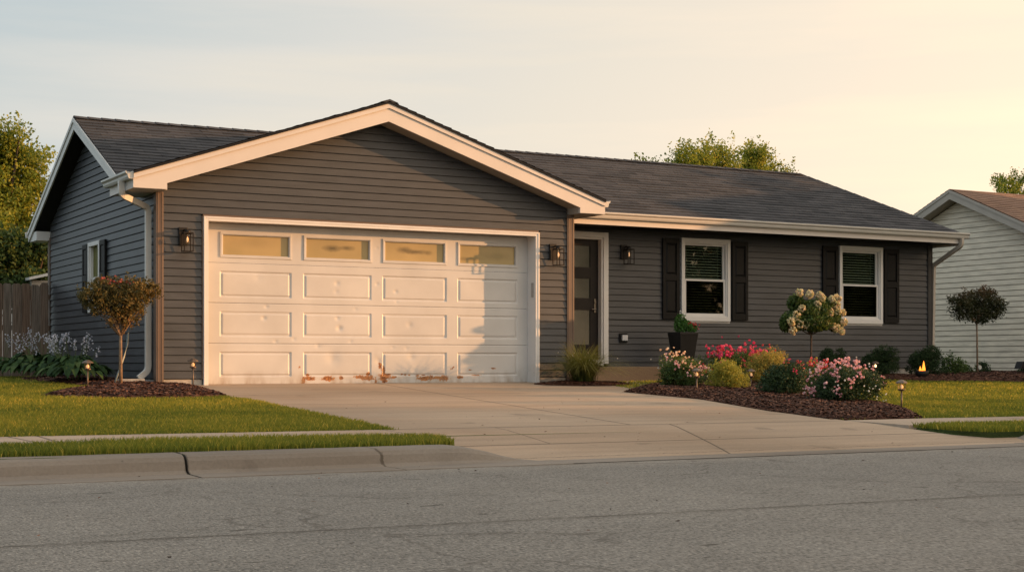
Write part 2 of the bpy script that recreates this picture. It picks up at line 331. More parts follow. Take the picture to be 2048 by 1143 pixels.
def asphalt():
    m = mat('road_asphalt', (.16, .15, .135), .93, .15); g = NG(m)
    b = g.noise(85, 3, .7, stretch=(1, .45, 1)); c = g.noise(24, 3, .6, stretch=(1, .6, 1)); a = g.noise(.55, 5, .6); e = g.noise(2.2, 6, .7, stretch=(1, .7, 1)); st = g.noise(1, 4, .6, stretch=(.25, 1.6, 1))
    f = g.math('ADD', g.math('MULTIPLY', b, .78), g.math('MULTIPLY', c, .24))
    col = g.mix(g.rng(f, .38, .66), (.078, .074, .068), (.30, .282, .256))
    pale = g.noise(95, 1, .5, stretch=(1, .3, 1)); col = g.mix(g.rng(pale, .66, .74, 0, .65), col, (.50, .45, .39))
    col = g.mix(g.rng(a, .3, .7, .0, .65), col, g.mix(1.0, col, (.70, .71, .73), 'MULTIPLY'))
    col = g.mix(g.rng(e, .35, .7, .0, .5), col, g.mix(1.0, col, (.68, .67, .66), 'MULTIPLY'))
    col = g.mix(g.rng(st, .52, .72, 0, .3), col, g.mix(1.0, col, (.70, .70, .70), 'MULTIPLY'))
    y = g.sep.outputs['Y']
    col = g.mix(g.rng(g.math('ADD', y, g.math('MULTIPLY', a, .8)), 8.9, 9.5, 0, .35), col, (.30, .265, .225))
    # grit and damp stain along the gutter line
    gl = g.math('MULTIPLY', g.rng(y, 8.80, 8.93, 0, 1), g.rng(e, .42, .62, 0, .7)); col = g.mix(gl, col, (.085, .070, .055))
    # fine crack network, the long crack and its spalled edge
    v = g.N.new('ShaderNodeTexVoronoi'); v.feature = 'DISTANCE_TO_EDGE'; v.inputs['Scale'].default_value = .75
    wv = g.N.new('ShaderNodeVectorMath'); wv.operation = 'MULTIPLY_ADD'; wn_ = g.N.new('ShaderNodeTexNoise'); wn_.inputs['Scale'].default_value = 5; wn_.inputs['Detail'].default_value = 5
    g.L.new(g.co.outputs['Object'], wn_.inputs['Vector']); g.L.new(wn_.outputs['Color'], wv.inputs[0]); wv.inputs[1].default_value = (.35, .35, 0); g.L.new(g.co.outputs['Object'], wv.inputs[2]); g.L.new(wv.outputs[0], v.inputs['Vector'])
    cr = g.math('MULTIPLY', g.rng(v.outputs['Distance'], .003, .014, .42, 0), g.rng(a, .44, .54, 0, 1)); col = g.mix(cr, col, (.05, .043, .036))
    brk = g.rng(g.noise(2.5, 3), .38, .52, .15, .85)
    col = g.mix(g.math('MULTIPLY', g.line(.053, 1, 6.02, .011, .10), brk), col, (.035, .03, .025))
    col = g.mix(g.math('MULTIPLY', g.line(.053, 1, 6.0, .05, .25), .30), col, (.06, .052, .044))
    sp = g.noise(1, 3, .6, stretch=(3.2, 8, 1)); col = g.mix(g.rng(sp, .675, .70, 0, .7), col, (.035, .03, .025))
    g.L.new(col, g.b.inputs['Base Color']); g.bump(f, .45, .010); return m
M['road'] = asphalt()
def soilm(name, c1, c2, sc):
    m = mat(name, c1, .95, .1); g = NG(m); n = g.noise(sc, 6, .7); k = g.noise(1.2, 3)
    col = g.mix(g.rng(n, .35, .65), c1, c2); g.L.new(g.mix(g.rng(k, .3, .7, 0, .35), col, tuple(x * .5 for x in c1)), g.b.inputs['Base Color']); g.bump(n, .9, .02); return m
M['lawn'] = soilm('lawn_soil', (.035, .055, .016), (.075, .10, .03), 40)
M['mulch'] = soilm('mulch_bark', (.022, .010, .007), (.08, .033, .02), 45)

# ------------------------------------------------------------------ mesh helpers
def tagged(o, label=None, cat=None, group=None, kind=None):
    if label: o['label'] = label
    if cat: o['category'] = cat
    if group: o['group'] = group
    if kind: o['kind'] = kind
    return o
def empty(name, loc, label, cat, group=None, rz=0):
    o = bpy.data.objects.new(name, None); C.objects.link(o); o.location = loc; o.rotation_euler = (0, 0, rz); o.empty_display_size = .1
    return tagged(o, label, cat, group)

class MB:
    def __init__(s): s.v = []; s.f = []; s.uv = None
    def add(s, vs, fs):
        n = len(s.v); s.v += [tuple(v) for v in vs]; s.f += [tuple(i + n for i in f) for f in fs]; return s
    def box(s, x0, x1, y0, y1, z0, z1):
        return s.add([(x0, y0, z0), (x1, y0, z0), (x1, y1, z0), (x0, y1, z0), (x0, y0, z1), (x1, y0, z1), (x1, y1, z1), (x0, y1, z1)],
                     [(0, 3, 2, 1), (4, 5, 6, 7), (0, 1, 5, 4), (1, 2, 6, 5), (2, 3, 7, 6), (3, 0, 4, 7)])
    def prism(s, poly, d):
        """poly: list of 3-D points (planar), extruded by vector d"""
        n = len(poly); a = [Vector(p) for p in poly]; b = [p + Vector(d) for p in a]
        tris = tessellate_polygon([a])
        fs = [tuple(t) for t in tris] + [tuple(i + n for i in reversed(t)) for t in tris] + [(i, i + n, (i + 1) % n + n, (i + 1) % n) for i in range(n)]
        return s.add(a + b, fs)
    def tube(s, pts, rad, seg=8, cap=True):
        pts = [Vector(p) for p in pts]; k = len(pts)
        if isinstance(rad, (int, float)): rad = [rad] * k
        base = len(s.v)
        up = Vector((0, 0, 1))
        for i, p in enumerate(pts):
            t = (pts[min(i + 1, k - 1)] - pts[max(i - 1, 0)]).normalized()
            a = t.cross(up if abs(t.z) < .95 else Vector((1, 0, 0))).normalized(); b = t.cross(a)
            for j in range(seg):
                an = 2 * math.pi * j / seg
                s.v.append(tuple(p + (a * math.cos(an) + b * math.sin(an)) * rad[i]))
        for i in range(k - 1):
            for j in range(seg):
                j2 = (j + 1) % seg
                s.f.append((base + i * seg + j, base + i * seg + j2, base + (i + 1) * seg + j2, base + (i + 1) * seg + j))
        if cap:
            s.f.append(tuple(base + j for j in reversed(range(seg)))); s.f.append(tuple(base + (k - 1) * seg + j for j in range(seg)))
        return s
    def sweep(s, prof, pts, side):
        """rectangular-ish profile [(a,b)] swept along pts with fixed side vector"""
        pts = [Vector(p) for p in pts]; k = len(pts); n = len(prof); base = len(s.v); side = Vector(side).normalized()
        for i, p in enumerate(pts):
            t = (pts[min(i + 1, k - 1)] - pts[max(i - 1, 0)]).normalized(); u = t.cross(side).normalized()
            for a, b in prof: s.v.append(tuple(p + side * a + u * b))
        for i in range(k - 1):
            for j in range(n):
                j2 = (j + 1) % n; s.f.append((base + i * n + j, base + i * n + j2, base + (i + 1) * n + j2, base + (i + 1) * n + j))
        s.f.append(tuple(base + j for j in reversed(range(n)))); s.f.append(tuple(base + (k - 1) * n + j for j in range(n)))
        return s
    def lathe(s, prof, c=(0, 0, 0), seg=16, sq=False):
        base = len(s.v)
        for r_, z in prof:
            for j in range(seg):
                an = 2 * math.pi * (j + .5) / seg
                s.v.append((c[0] + r_ * math.cos(an), c[1] + r_ * math.sin(an), c[2] + z))
        for i in range(len(prof) - 1):
            for j in range(seg):
                j2 = (j + 1) % seg
                s.f.append((base + i * seg + j, base + i * seg + j2, base + (i + 1) * seg + j2, base + (i + 1) * seg + j))
        return s
    def build(s, name, m, parent=None, off=(0, 0, 0), smooth=False, bevel=0):
        me = bpy.data.meshes.new(name)
        o3 = Vector(off)
        me.from_pydata([tuple(Vector(v) - o3) for v in s.v], [], s.f); me.update()
        bm = bmesh.new(); bm.from_mesh(me); bmesh.ops.recalc_face_normals(bm, faces=bm.faces); bm.to_mesh(me); bm.free()
        if s.uv is not None:
            l = me.uv_layers.new(name='UVMap')
            idx = np.zeros(len(me.loops), dtype=np.int32); me.loops.foreach_get('vertex_index', idx)
            l.data.foreach_set('uv', np.array(s.uv, dtype=np.float32)[idx].ravel())
        me.materials.append(m)
        if smooth: me.polygons.foreach_set('use_smooth', [True] * len(me.polygons))
        o = bpy.data.objects.new(name, me); C.objects.link(o)
        if parent: o.parent = parent
        if bevel:
            b = o.modifiers.new('bevel', 'BEVEL'); b.width = bevel; b.segments = 2; b.limit_method = 'ANGLE'
        return o

def npmesh(name, V, F, m, parent=None, tint=None, k=4, smooth=False, attrs=None):
    """V (n,3); F (m,k)"""
    me = bpy.data.meshes.new(name); nv, nf = len(V), len(F)
    me.vertices.add(nv); me.vertices.foreach_set('co', np.asarray(V, dtype=np.float32).ravel())
    me.loops.add(nf * k); me.loops.foreach_set('vertex_index', np.asarray(F, dtype=np.int32).ravel())
    me.polygons.add(nf); me.polygons.foreach_set('loop_start', np.arange(0, nf * k, k, dtype=np.int32))
    if tint is not None:
        a = me.attributes.new('tint', 'FLOAT', 'POINT'); a.data.foreach_set('value', np.asarray(tint, dtype=np.float32))
    for an, av in (attrs or {}).items():
        a = me.attributes.new(an, 'FLOAT', 'POINT'); a.data.foreach_set('value', np.asarray(av, dtype=np.float32))
    if smooth: me.polygons.foreach_set('use_smooth', np.ones(nf, dtype=bool))
    me.update(calc_edges=True); me.validate(); me.materials.append(m)
    o = bpy.data.objects.new(name, me); C.objects.link(o)
    if parent: o.parent = parent
    return o

def dup(root, loc, rz=None, sc=None, label=None, group=None):
    r = root.copy(); C.objects.link(r); r.location = loc
    if rz is not None: r.rotation_euler = (0, 0, rz)
    if sc is not None: r.scale = sc
    if label: r['label'] = label
    if group: r['group'] = group
    for ch in list(root.children):
        c = ch.copy(); C.objects.link(c); c.parent = r
        for g in list(ch.children):
            d = g.copy(); C.objects.link(d); d.parent = c
    return r

def inpoly(X, Y, poly):
    X = np.asarray(X); Y = np.asarray(Y); ins = np.zeros(X.shape, bool); n = len(poly)
    for i in range(n):
        x1, y1 = poly[i]; x2, y2 = poly[(i + 1) % n]
        c = ((y1 > Y) != (y2 > Y)) & (X < (x2 - x1) * (Y - y1) / (y2 - y1 + 1e-12) + x1); ins ^= c
    return ins
def edgedist(X, Y, poly):
    d = np.full(np.shape(X), 1e9); n = len(poly)
    for i in range(n):
        a = np.array(poly[i]); b = np.array(poly[(i + 1) % n]); ab = b - a; L2 = (ab ** 2).sum() + 1e-9
        t = np.clip(((X - a[0]) * ab[0] + (Y - a[1]) * ab[1]) / L2, 0, 1)
        d = np.minimum(d, np.hypot(X - a[0] - t * ab[0], Y - a[1] - t * ab[1]))
    return d
def resample(poly, step, jit=0):
    o = []
    for i in range(len(poly)):
        a = Vector(poly[i]); b = Vector(poly[(i + 1) % len(poly)]); k = max(1, int((b - a).length / step))
        for j in range(k):
            p = a.lerp(b, j / k)
            if jit and j: p = p + Vector((random.uniform(-jit, jit), random.uniform(-jit, jit)))
            o.append((p.x, p.y))
    return o
def sheet(name, poly, step, zf, m, skirt=.06, parent=None, kind='structure', jit=0):
    poly = resample(poly, step, jit); n = len(poly)
    xs = [p[0] for p in poly]; ys = [p[1] for p in poly]
    gx, gy = np.meshgrid(np.arange(min(xs) + step / 2, max(xs), step), np.arange(min(ys) + step / 2, max(ys), step))
    gx = gx.ravel() + RS.uniform(-.1, .1, gx.size) * step; gy = gy.ravel() + RS.uniform(-.1, .1, gy.size) * step
    k = inpoly(gx, gy, poly); gx, gy = gx[k], gy[k]; k = edgedist(gx, gy, poly) > step * .4; gx, gy = gx[k], gy[k]
    pts = [Vector(p) for p in poly] + [Vector((float(a), float(b))) for a, b in zip(gx, gy)]
    vo, _, fo, *_ = delaunay_2d_cdt(pts, [(i, (i + 1) % n) for i in range(n)], [], 1, 1e-5)
    ed = edgedist(np.array([v[0] for v in vo]), np.array([v[1] for v in vo]), poly)
    V = [(v[0], v[1], zf(v[0], v[1], e)) for v, e in zip(vo, ed)]
    b = MB(); b.add(V, [tuple(f) for f in fo])
    if skirt:
        q = [(p[0], p[1], zf(p[0], p[1], 0)) for p in poly]
        for i in range(n):
            a, c = q[i], q[(i + 1) % n]
            b.add([a, c, (c[0], c[1], c[2] - skirt), (a[0], a[1], a[2] - skirt)], [(0, 1, 2, 3)])
    o = b.build(name, m, parent, smooth=False)
    if kind: o['kind'] = kind
    return o

# ------------------------------------------------------------------ ground, road, kerb, driveway
def grid_ground():
    xs = np.unique(np.concatenate([np.linspace(-400, -20, 8), np.arange(-20, 40, .5), [4.82, 4.94, 10.06, 10.2], np.linspace(40, 900, 14)]))
    ys = np.unique(np.concatenate([np.linspace(-500, -10, 8), np.arange(-10, 9.0, 2), [9.29, 9.31, 9.49, 9.51], np.arange(10, 30, .5), np.linspace(30, 1200, 14)]))
    X, Y = np.meshgrid(xs, ys); Z = np.array([[H(a, b) - .012 - (.12 if (4.9 < a < 10.05 and b < 10.3) or (a < 11.3 and a > 4.9 and b < 9.6) else 0) for a in xs] for b in ys])
    V = np.stack([X.ravel(), Y.ravel(), Z.ravel()], 1); nx = len(xs); ny = len(ys)
    i = np.arange(nx - 1)[None, :] + nx * np.arange(ny - 1)[:, None]; i = i.ravel()
    o = npmesh('ground', V, np.stack([i, i + 1, i + nx + 1, i + nx], 1), M['lawn']); o['kind'] = 'structure'
grid_ground()
rb = MB(); xs_ = np.linspace(-60, 140, 101)
for i in range(100):
    rb.add([(xs_[i], -1.2, 0), (xs_[i + 1], -1.2, 0), (xs_[i + 1], 9.2, 0), (xs_[i], 9.2, 0)], [(0, 1, 2, 3)])
o = rb.build('road', M['road']); o['kind'] = 'structure'

DRIVE = [(5.95, 19.33), (5.75, 17.5), (5.5, 16.4), (5.27, 13.5), (5.08, 11.2), (5.10, 10.2), (4.86, 9.47), (5.0, 9.21), (11.3, 9.21), (11.3, 9.52), (10.2, 9.54), (10.0, 9.8), (9.95, 10.3), (9.9, 11.12),
         (10.11, 12.5), (10.81, 14.65), (10.84, 16.40), (12.37, 18.13), (13.9, 18.9), (14.4, 19.35), (11.75, 19.35), (11.72, 19.08), (11.16, 19.08), (11.14, 19.33)]
def drive_z(x, y, e):
    h = H(x, y) + .012
    if y < 10.9:                                   # the apron falls to the road
        t = (y - 9.2) / 1.7; h1 = H(x, 10.9) + .012; h = .006 + (h1 - .006) * max(0, min(1, t)) ** .9
    
    return h
sheet('driveway', DRIVE, .35, drive_z, M['drive'], skirt=.12)
SWL = [(-25, 10.35), (5.08, 10.22), (5.06, 11.06), (-25, 11.12)]
SWR = [(9.96, 10.3), (45, 10.5), (45, 11.25), (11.1, 11.19), (9.92, 11.12)]
sheet('sidewalk', SWL, .6, lambda x, y, e: H(x, y) + .010, M['walk'])
sheet('sidewalk', SWR, .6, lambda x, y, e: H(x, y) + .010, M['walk'])

def kerb(x0, x1, t0, t1):
    """profile swept along X; height tapers to nothing beyond t0..t1"""
    b = MB(); xs = list(np.arange(x0, x1, .12)) + [x1]
    prof = [(8.93, -.02), (8.93, .004), (9.17, .010), (9.205, .03), (9.225, .085), (9.25, .112), (9.29, .125), (9.44, .130), (9.50, .127), (9.50, -.04)]
    n = len(prof)
    for i, x in enumerate(xs):
        t = 0 if t0 == t1 else (x - t0) / (t1 - t0); t = max(0, min(1, t)); hgt = 1 - t * t * (3 - 2 * t)
        for (y, z) in prof:
            zz = .010 + (z - .010) * hgt if z > .010 else z
            b.v.append((x, y + (.02 * math.sin(x * 3) * .1), zz + random.uniform(-.0012, .0012)))
        if i:
            for j in range(n - 1): k = (i - 1) * n + j; b.f.append((k, k + n, k + n + 1, k + 1))
    b.f.append(tuple(range(n))); b.f.append(tuple(range(len(b.v) - n, len(b.v))))
    o = b.build('kerb', M['kerb']); o['kind'] = 'structure'
    return o
kerb(-30, 2.832, 99, 99); kerb(2.848, 5.5, 4.72, 5.40)
kerb(10.15, 40, 10.9, 10.3)
# gutter strip across the driveway mouth
gb = MB().add([(5.5, 8.93, .004), (10.15, 8.93, .004), (10.15, 9.215, .009), (5.5, 9.215, .009)], [(0, 1, 2, 3)]).build('kerb', M['kerb']); gb['kind'] = 'structure'

ML = [(3.55, 16.7), (4.0, 17.9), (4.6, 18.7), (4.2, 20.5), (4.3, 22.0), (5.49, 22.0), (5.49, 19.07), (5.93, 19.07), (5.80, 18.0), (5.62, 16.9), (5.50, 16.35), (4.9, 15.95), (4.2, 15.9), (3.7, 16.2)]
BED = [(10.86, 16.38), (10.83, 14.65), (10.13, 12.5), (9.86, 11.25), (10.41, 11.2), (11.03, 11.22), (11.85, 12.25), (12.3, 12.9), (12.5, 13.8), (13.1, 15.2), (14.7, 16.7), (16.2, 18.2), (17.2, 19.2),
       (18.6, 18.6), (19.9, 18.0), (21.3, 17.7), (25.5, 17.3), (25.5, 19.0), (23.9, 22.5), (20.3, 22.5), (20.0, 20.28), (14.45, 20.28), (14.43, 18.95), (13.9, 18.88), (12.4, 18.12)]
CIR = [(11.55 + .78 * math.cos(a), 18.47 + .52 * math.sin(a)) for a in np.linspace(0, 2 * math.pi, 24, endpoint=False)]
def mound(h): return lambda x, y, e: H(x, y) + .016 + h * (1 - math.exp(-e / .22)) + .012 * math.sin(x * 7) * math.sin(y * 6) * min(1, e * 3)
MBED = [(ML, .06), (BED, .07), (CIR, .05)]
for P_, h_ in MBED: sheet('mulch_bed', P_, .14, mound(h_), M['mulch'], skirt=.05, jit=.012)

# bark chips, thousands of them: one object
def chips(name, polys, dens, m, smin=.006, smax=.024, petals=False):
    VV, FF, TT = [], [], []; nn = 0
    for P_, h_ in polys:
        xs = [p[0] for p in P_]; ys = [p[1] for p in P_]; A = (max(xs) - min(xs)) * (max(ys) - min(ys)); n = int(A * dens)
        x = RS.uniform(min(xs), max(xs), n); y = RS.uniform(min(ys), max(ys), n)
        k = inpoly(x, y, P_); x, y = x[k], y[k]; e = edgedist(x, y, P_)
        keep = (y < 17.5) | (RS.rand(len(x)) < .35); x, y, e = x[keep], y[keep], e[keep]
        z = np.array([mound(h_)(a, b, c) for a, b, c in zip(x, y, e)]) + .004
        n = len(x); L_ = RS.uniform(smin, smax, n); W_ = L_ * RS.uniform(.2, .5, n); an = RS.uniform(0, 6.28, n)
        d = np.stack([np.cos(an), np.sin(an), RS.uniform(-.35, .35, n)], 1) * L_[:, None]; w_ = np.stack([-np.sin(an), np.cos(an), RS.uniform(-.5, .5, n)], 1) * W_[:, None]
        c = np.stack([x, y, z], 1); up = np.array([0, 0, 1.]) * (L_ * .12)[:, None]
        q = np.stack([c - d - w_ + up, c + d - w_ + up, c + d + w_ + up, c - d + w_ + up, c - d - w_ * 1.2 - up, c + d - w_ * 1.2 - up], 1)
        VV.append(q.reshape(-1, 3)); i = nn + np.arange(n)[:, None] * 6
        FF.append(np.concatenate([i + [0, 1, 2, 3], i + [4, 5, 1, 0]], 0)); TT.append(np.repeat(RS.rand(n), 6)); nn += n * 6
    o = npmesh(name, np.concatenate(VV), np.concatenate(FF), m, tint=np.concatenate(TT)); o['kind'] = 'stuff'; return o
M['chip'] = leaf_mat('bark_chips', [(.012, .007, .005), (.038, .015, .010), (.085, .034, .020), (.17, .085, .055)], .0, .9)
o = chips('bark_chips', MBED, 1500, M['chip']); o['label'] = 'loose reddish brown bark chips over the planting beds'; o['category'] = 'mulch'
M['petal_w'] = leaf_mat('pale_petals', [(.5, .45, .42), (.75, .70, .68)], .2, .6)
FP = [(10.3, 11.5), (11.0, 11.4), (12.2, 12.9), (12.3, 14), (11.2, 14.2), (10.6, 13.2)]
o = chips('fallen_petals', [(FP, .07)], 60, M['petal_w'], .006, .012); o['label'] = 'small pale petals fallen on the mulch under the pink rose bush'; o['category'] = 'petals'

# grass blades -----------------------------------------------------------------
M['grass'] = leaf_mat('grass_blades', [(.09, .12, .018), (.16, .185, .024), (.30, .27, .035), (.52, .39, .07)], .55, .7)
LAWN_L = [(-12, 11.10), (5.05, 11.04), (5.24, 13.5), (5.47, 16.4), (5.45, 19.1), (5.45, 26), (-12, 26)]
PARK_L = [(-12, 9.49), (4.84, 9.49), (4.92, 9.7), (5.08, 10.22), (-12, 10.36)]
LAWN_R = [(9.95, 11.21), (40, 11.25), (40, 24), (20.3, 24), (20.1, 20.3), (12, 19)]
PARK_R = [(10.0, 10.28), (10.02, 9.75), (10.15, 9.50), (30, 9.52), (30, 10.48)]
def grass(name, label, regions):
    VV, FF, TT = [], [], []; nn = 0
    for poly, box, dens, hh, excl in regions:
        x0, x1, y0, y1 = box; n = int((x1 - x0) * (y1 - y0) * dens)
        x = RS.uniform(x0, x1, n); y = RS.uniform(y0, y1, n)
        k = inpoly(x, y, poly)
        for e in excl: k &= ~inpoly(x, y, e)
        # only what the lens (and a step to either side) can see
        f = x * ST + y * CT; r = (x * CT - y * ST) / np.maximum(f, .1); k &= (np.abs(r) < .60) & (f > 0)
        x, y = x[k], y[k]; n = len(x)
        z = np.array([H(a, b) for a, b in zip(x, y)]) - .012
        dist = np.hypot(x, y); x = x + RS.normal(size=n) * .016; y = y + RS.normal(size=n) * .016
        patch = .5 + .3 * np.sin(x * 1.7 + 1.3 * np.sin(y * 1.1)) * np.sin(y * 2.3 + np.sin(x * .9)) + .2 * np.sin(x * 5.3 + 2 * np.sin(y * 3.7)) * np.sin(y * 6.1 + x)
        ht = hh * RS.uniform(.45, 1.15, n) * (.72 + .5 * patch); wd = RS.uniform(.0016, .0034, n) * np.clip(dist / 8, 1, 3)
        an = RS.uniform(0, 6.28, n); bn = RS.uniform(0, 6.28, n); lean = ht * RS.uniform(.1, .7, n)
        base = np.stack([x, y, z], 1); sd = np.stack([np.cos(an), np.sin(an), 0 * an], 1) * wd[:, None]
        l = np.stack([np.cos(bn) * lean, np.sin(bn) * lean, 0 * lean], 1)
        mid = base + l * .3 + np.stack([0 * ht, 0 * ht, ht * .6], 1); tip = base + l + np.stack([0 * ht, 0 * ht, ht], 1)
        q = np.stack([base - sd, base + sd, mid + sd * .8, tip, mid - sd * .8], 1)
        VV.append(q.reshape(-1, 3)); i = nn + np.arange(n)[:, None] * 5
        FF.append(np.concatenate([i + [0, 1, 2], i + [0, 2, 4], i + [4, 2, 3]], 0)); nn += n * 5
        TT.append(np.repeat(np.clip(RS.beta(2, 2.6, n) * .75 + .42 * (patch - .5) + (RS.rand(n) < .08) * .55, 0, 1), 5))
    o = npmesh(name, np.concatenate(VV), np.concatenate(FF), M['grass'], tint=np.concatenate(TT), k=3)
    tagged(o, label, 'grass', kind='stuff'); return o
grass('grass', 'mown green lawn and verge left of the driveway',
      [(LAWN_L, (0, 5.5, 11, 13.6), 6500, .058, []), (LAWN_L, (0, 5.5, 13.6, 20), 3600, .055, [ML]), (LAWN_L, (-2, 5.5, 20, 25), 900, .06, [ML]),
       (PARK_L, (0, 5, 9.45, 10.45), 11000, .062, []), (LAWN_L, (0, 5.5, 11.0, 11.3), 9000, .045, []), ([(4.95, 11.0), (5.12, 11.0), (5.52, 16.3), (5.35, 16.3)], (4.9, 5.6, 11, 16.4), 7000, .05, [])])
grass('grass', 'mown golden green lawn and verge right of the flower bed',
      [(LAWN_R, (9.9, 26, 11.2, 14.5), 3000, .05, [BED]), (LAWN_R, (9.9, 34, 14.5, 24), 1700, .05, [BED]), (PARK_R, (9.9, 18, 9.5, 10.5), 6500, .055, [])])

# ------------------------------------------------------------------ house
HO = (5.5, 19.09, .39)
house = empty('ranch_house', HO, 'dark grey sided single storey ranch house with a white double garage door', 'house')
def hb(b, name, m, parent=None, **k): 
    o = b.build(name, M[m] if isinstance(m, str) else m, parent or house, off=HO, **k); return o

def siding(name, O, u, nrm, z0, z1, bounds, holes, m, parent, rev=.1017, brk=(), off=HO, lip=.013):
    """lap siding: O origin on the wall plane, u along it, nrm outwards; bounds(z)->(ua,ub)"""
    O = Vector(O); u = Vector(u); nv = Vector(nrm); b = MB()
    n = int(math.ceil((z1 - z0) / rev))
    for i in range(n):
        za = z0 + i * rev; zb = min(z1, za + rev)
        gap = .013; cuts = sorted(set([za, za + gap, zb] + [z for h in holes for z in (h[2], h[3]) if za < z < zb] + [z for z in brk if za < z < zb]))
        for a, c in zip(cuts[:-1], cuts[1:]):
            if c - a < 1e-4: continue
            e = 1e-5; ua, ub = bounds(a + e); va, vb = bounds(c - e)
            if ub <= ua or (vb < va - .05): continue
            if vb < va: va = vb = (va + vb) / 2
            mz = (a + c) / 2
            segs = [[(ua, va), (ub, vb)]]
            for h in holes:
                if h[2] < mz < h[3]:
                    new = []
                    for (l, r_) in segs:
                        if h[0] > l[0] and h[1] < r_[0]: new += [[l, (h[0], h[0])], [(h[1], h[1]), r_]]
                        elif h[0] <= l[0] < h[1] < r_[0]: new.append([(h[1], h[1]), r_])
                        elif l[0] < h[0] < r_[0] <= h[1]: new.append([l, (h[0], h[0])])
                        elif h[0] <= l[0] and h[1] >= r_[0]: pass
                        else: new.append([l, r_])
                    segs = new
            oa = .003 + lip * (1 - (a - za) / rev); oc = .003 + lip * (1 - (c - za) / rev)
            rec = mz < za + gap
            for (l, r_) in segs:
                def p(uu, z, d): return O + u * uu + nv * d + Vector((0, 0, z))
                if rec:
                    b.add([p(l[0], a, -.012), p(r_[0], a, -.012), p(r_[1], c, -.012), p(l[1], c, -.012)], [(0, 1, 2, 3)])
                    b.add([p(l[1], c, oc), p(r_[1], c, oc), p(r_[1], c, -.012), p(l[1], c, -.012)], [(0, 1, 2, 3)])
                    continue
                b.add([p(l[0], a, oa), p(r_[0], a, oa), p(r_[1], c, oc), p(l[1], c, oc)], [(0, 1, 2, 3)])
    return b.build(name, m, parent, off=off)

# front gable wall
GW = 1.0
def gb_(z):
    hw = (3.99 - z) / .334
    return (max(5.56, 8.6 - hw), min(11.64, 8.6 + hw))
gar_hole = [(6.08, 11.17, .0, 2.63)]
siding('front_gable_wall', (0, 19.09, 0), (1, 0, 0), (0, -1, 0), .485, 3.985, gb_, gar_hole, M['siding'], house, brk=(2.974,))
# left side wall with its gable
def lb_(z):
    u0 = 19.17 if z < 2.89 else 22.56 - (4.13 - z) / .4545
    return (u0, min(25.22, 22.56 + (4.13 - z) / .4545))
siding('side_gable_wall', (5.5, 0, 0), (0, 1, 0), (-1, 0, 0), .485, 4.12, lb_, [(21.90, 22.57, 1.44, 2.47)], M['siding'], house, brk=(2.89, 2.921))
# recessed right wing
WH = [(11.9, 13.14, .60, 2.78), (14.57, 15.565, 1.39, 2.755), (17.96, 18.965, 1.39, 2.755)]
siding('wing_front_wall', (0, 20.30, 0), (1, 0, 0), (0, -1, 0), .60, 2.86, lambda z: (11.70, 20.07), WH, M['siding'], house, rev=.0985)
siding('wing_end_wall', (20.16, 0, 0), (0, 1, 0), (1, 0, 0), .60, 2.86, lambda z: (20.38, 25.2), [], M['siding'], house)
siding('rear_wall', (0, 25.3, 0), (1, 0, 0), (0, 1, 0), .485, 2.80, lambda z: (5.58, 20.1), [], M['siding'], house)
siding('garage_return_wall', (11.73, 0, 0), (0, 1, 0), (1, 0, 0), .485, 2.86, lambda z: (19.17, 20.29), [], M['siding'], house)
# interior shell so no light leaks through
b = MB(); b.box(5.52, 11.70, 19.40, 19.44, .45, 2.9); b.box(11.66, 11.70, 19.44, 25.2, .45, 2.85); b.box(5.53, 5.56, 19.14, 21.6, .45, 2.6); b.box(5.53, 5.56, 22.9, 25.2, .45, 2.8)
b.box(11.72, 20.1, 20.62, 20.64, .45, 2.8); b.box(5.6, 20.1, 25.2, 25.24, .45, 2.75); b.box(5.72, 5.75, 21.6, 22.9, .45, 2.8)
hb(b, 'inner_wall', 'black_in')
# corner posts
def post(x0, x1, y0, y1, z0, z1, side, mt='trim_dark'):
    b = MB(); b.box(x0, x1, y0, y1, z0, z1)
    # shallow fluting on the front face
    b.box(x0 + .018, x0 + .030, y0 - .004, y0, z0, z1); b.box(x1 - .030, x1 - .018, y0 - .004, y0, z0, z1)
    hb(b, 'corner_post', mt, bevel=.003)
post(5.475, 5.575, 19.062, 19.175, .455, 2.889, 0)
post(11.635, 11.755, 19.062, 19.175, .455, 2.889, 0)
post(20.07, 20.185, 20.272, 20.385, .56, 2.85, 0, 'trim_grey')
post(5.475, 5.575, 25.20, 25.325, .455, 2.74, 0)
# foundation
b = MB(); b.box(5.505, 6.09, 19.10, 19.38, .2, .484); hb(b, 'foundation', 'found')
b = MB(); b.box(11.15, 11.73, 19.10, 19.38, .2, .484); hb(b, 'foundation', 'found')
b = MB(); b.box(5.505, 5.6, 19.38, 25.29, .2, .484); hb(b, 'foundation', 'found')
b = MB(); b.box(11.735, 20.155, 20.305, 20.5, .2, .599); b.box(20.05, 20.155, 20.499, 25.2, .2, .598); hb(b, 'foundation', 'found')

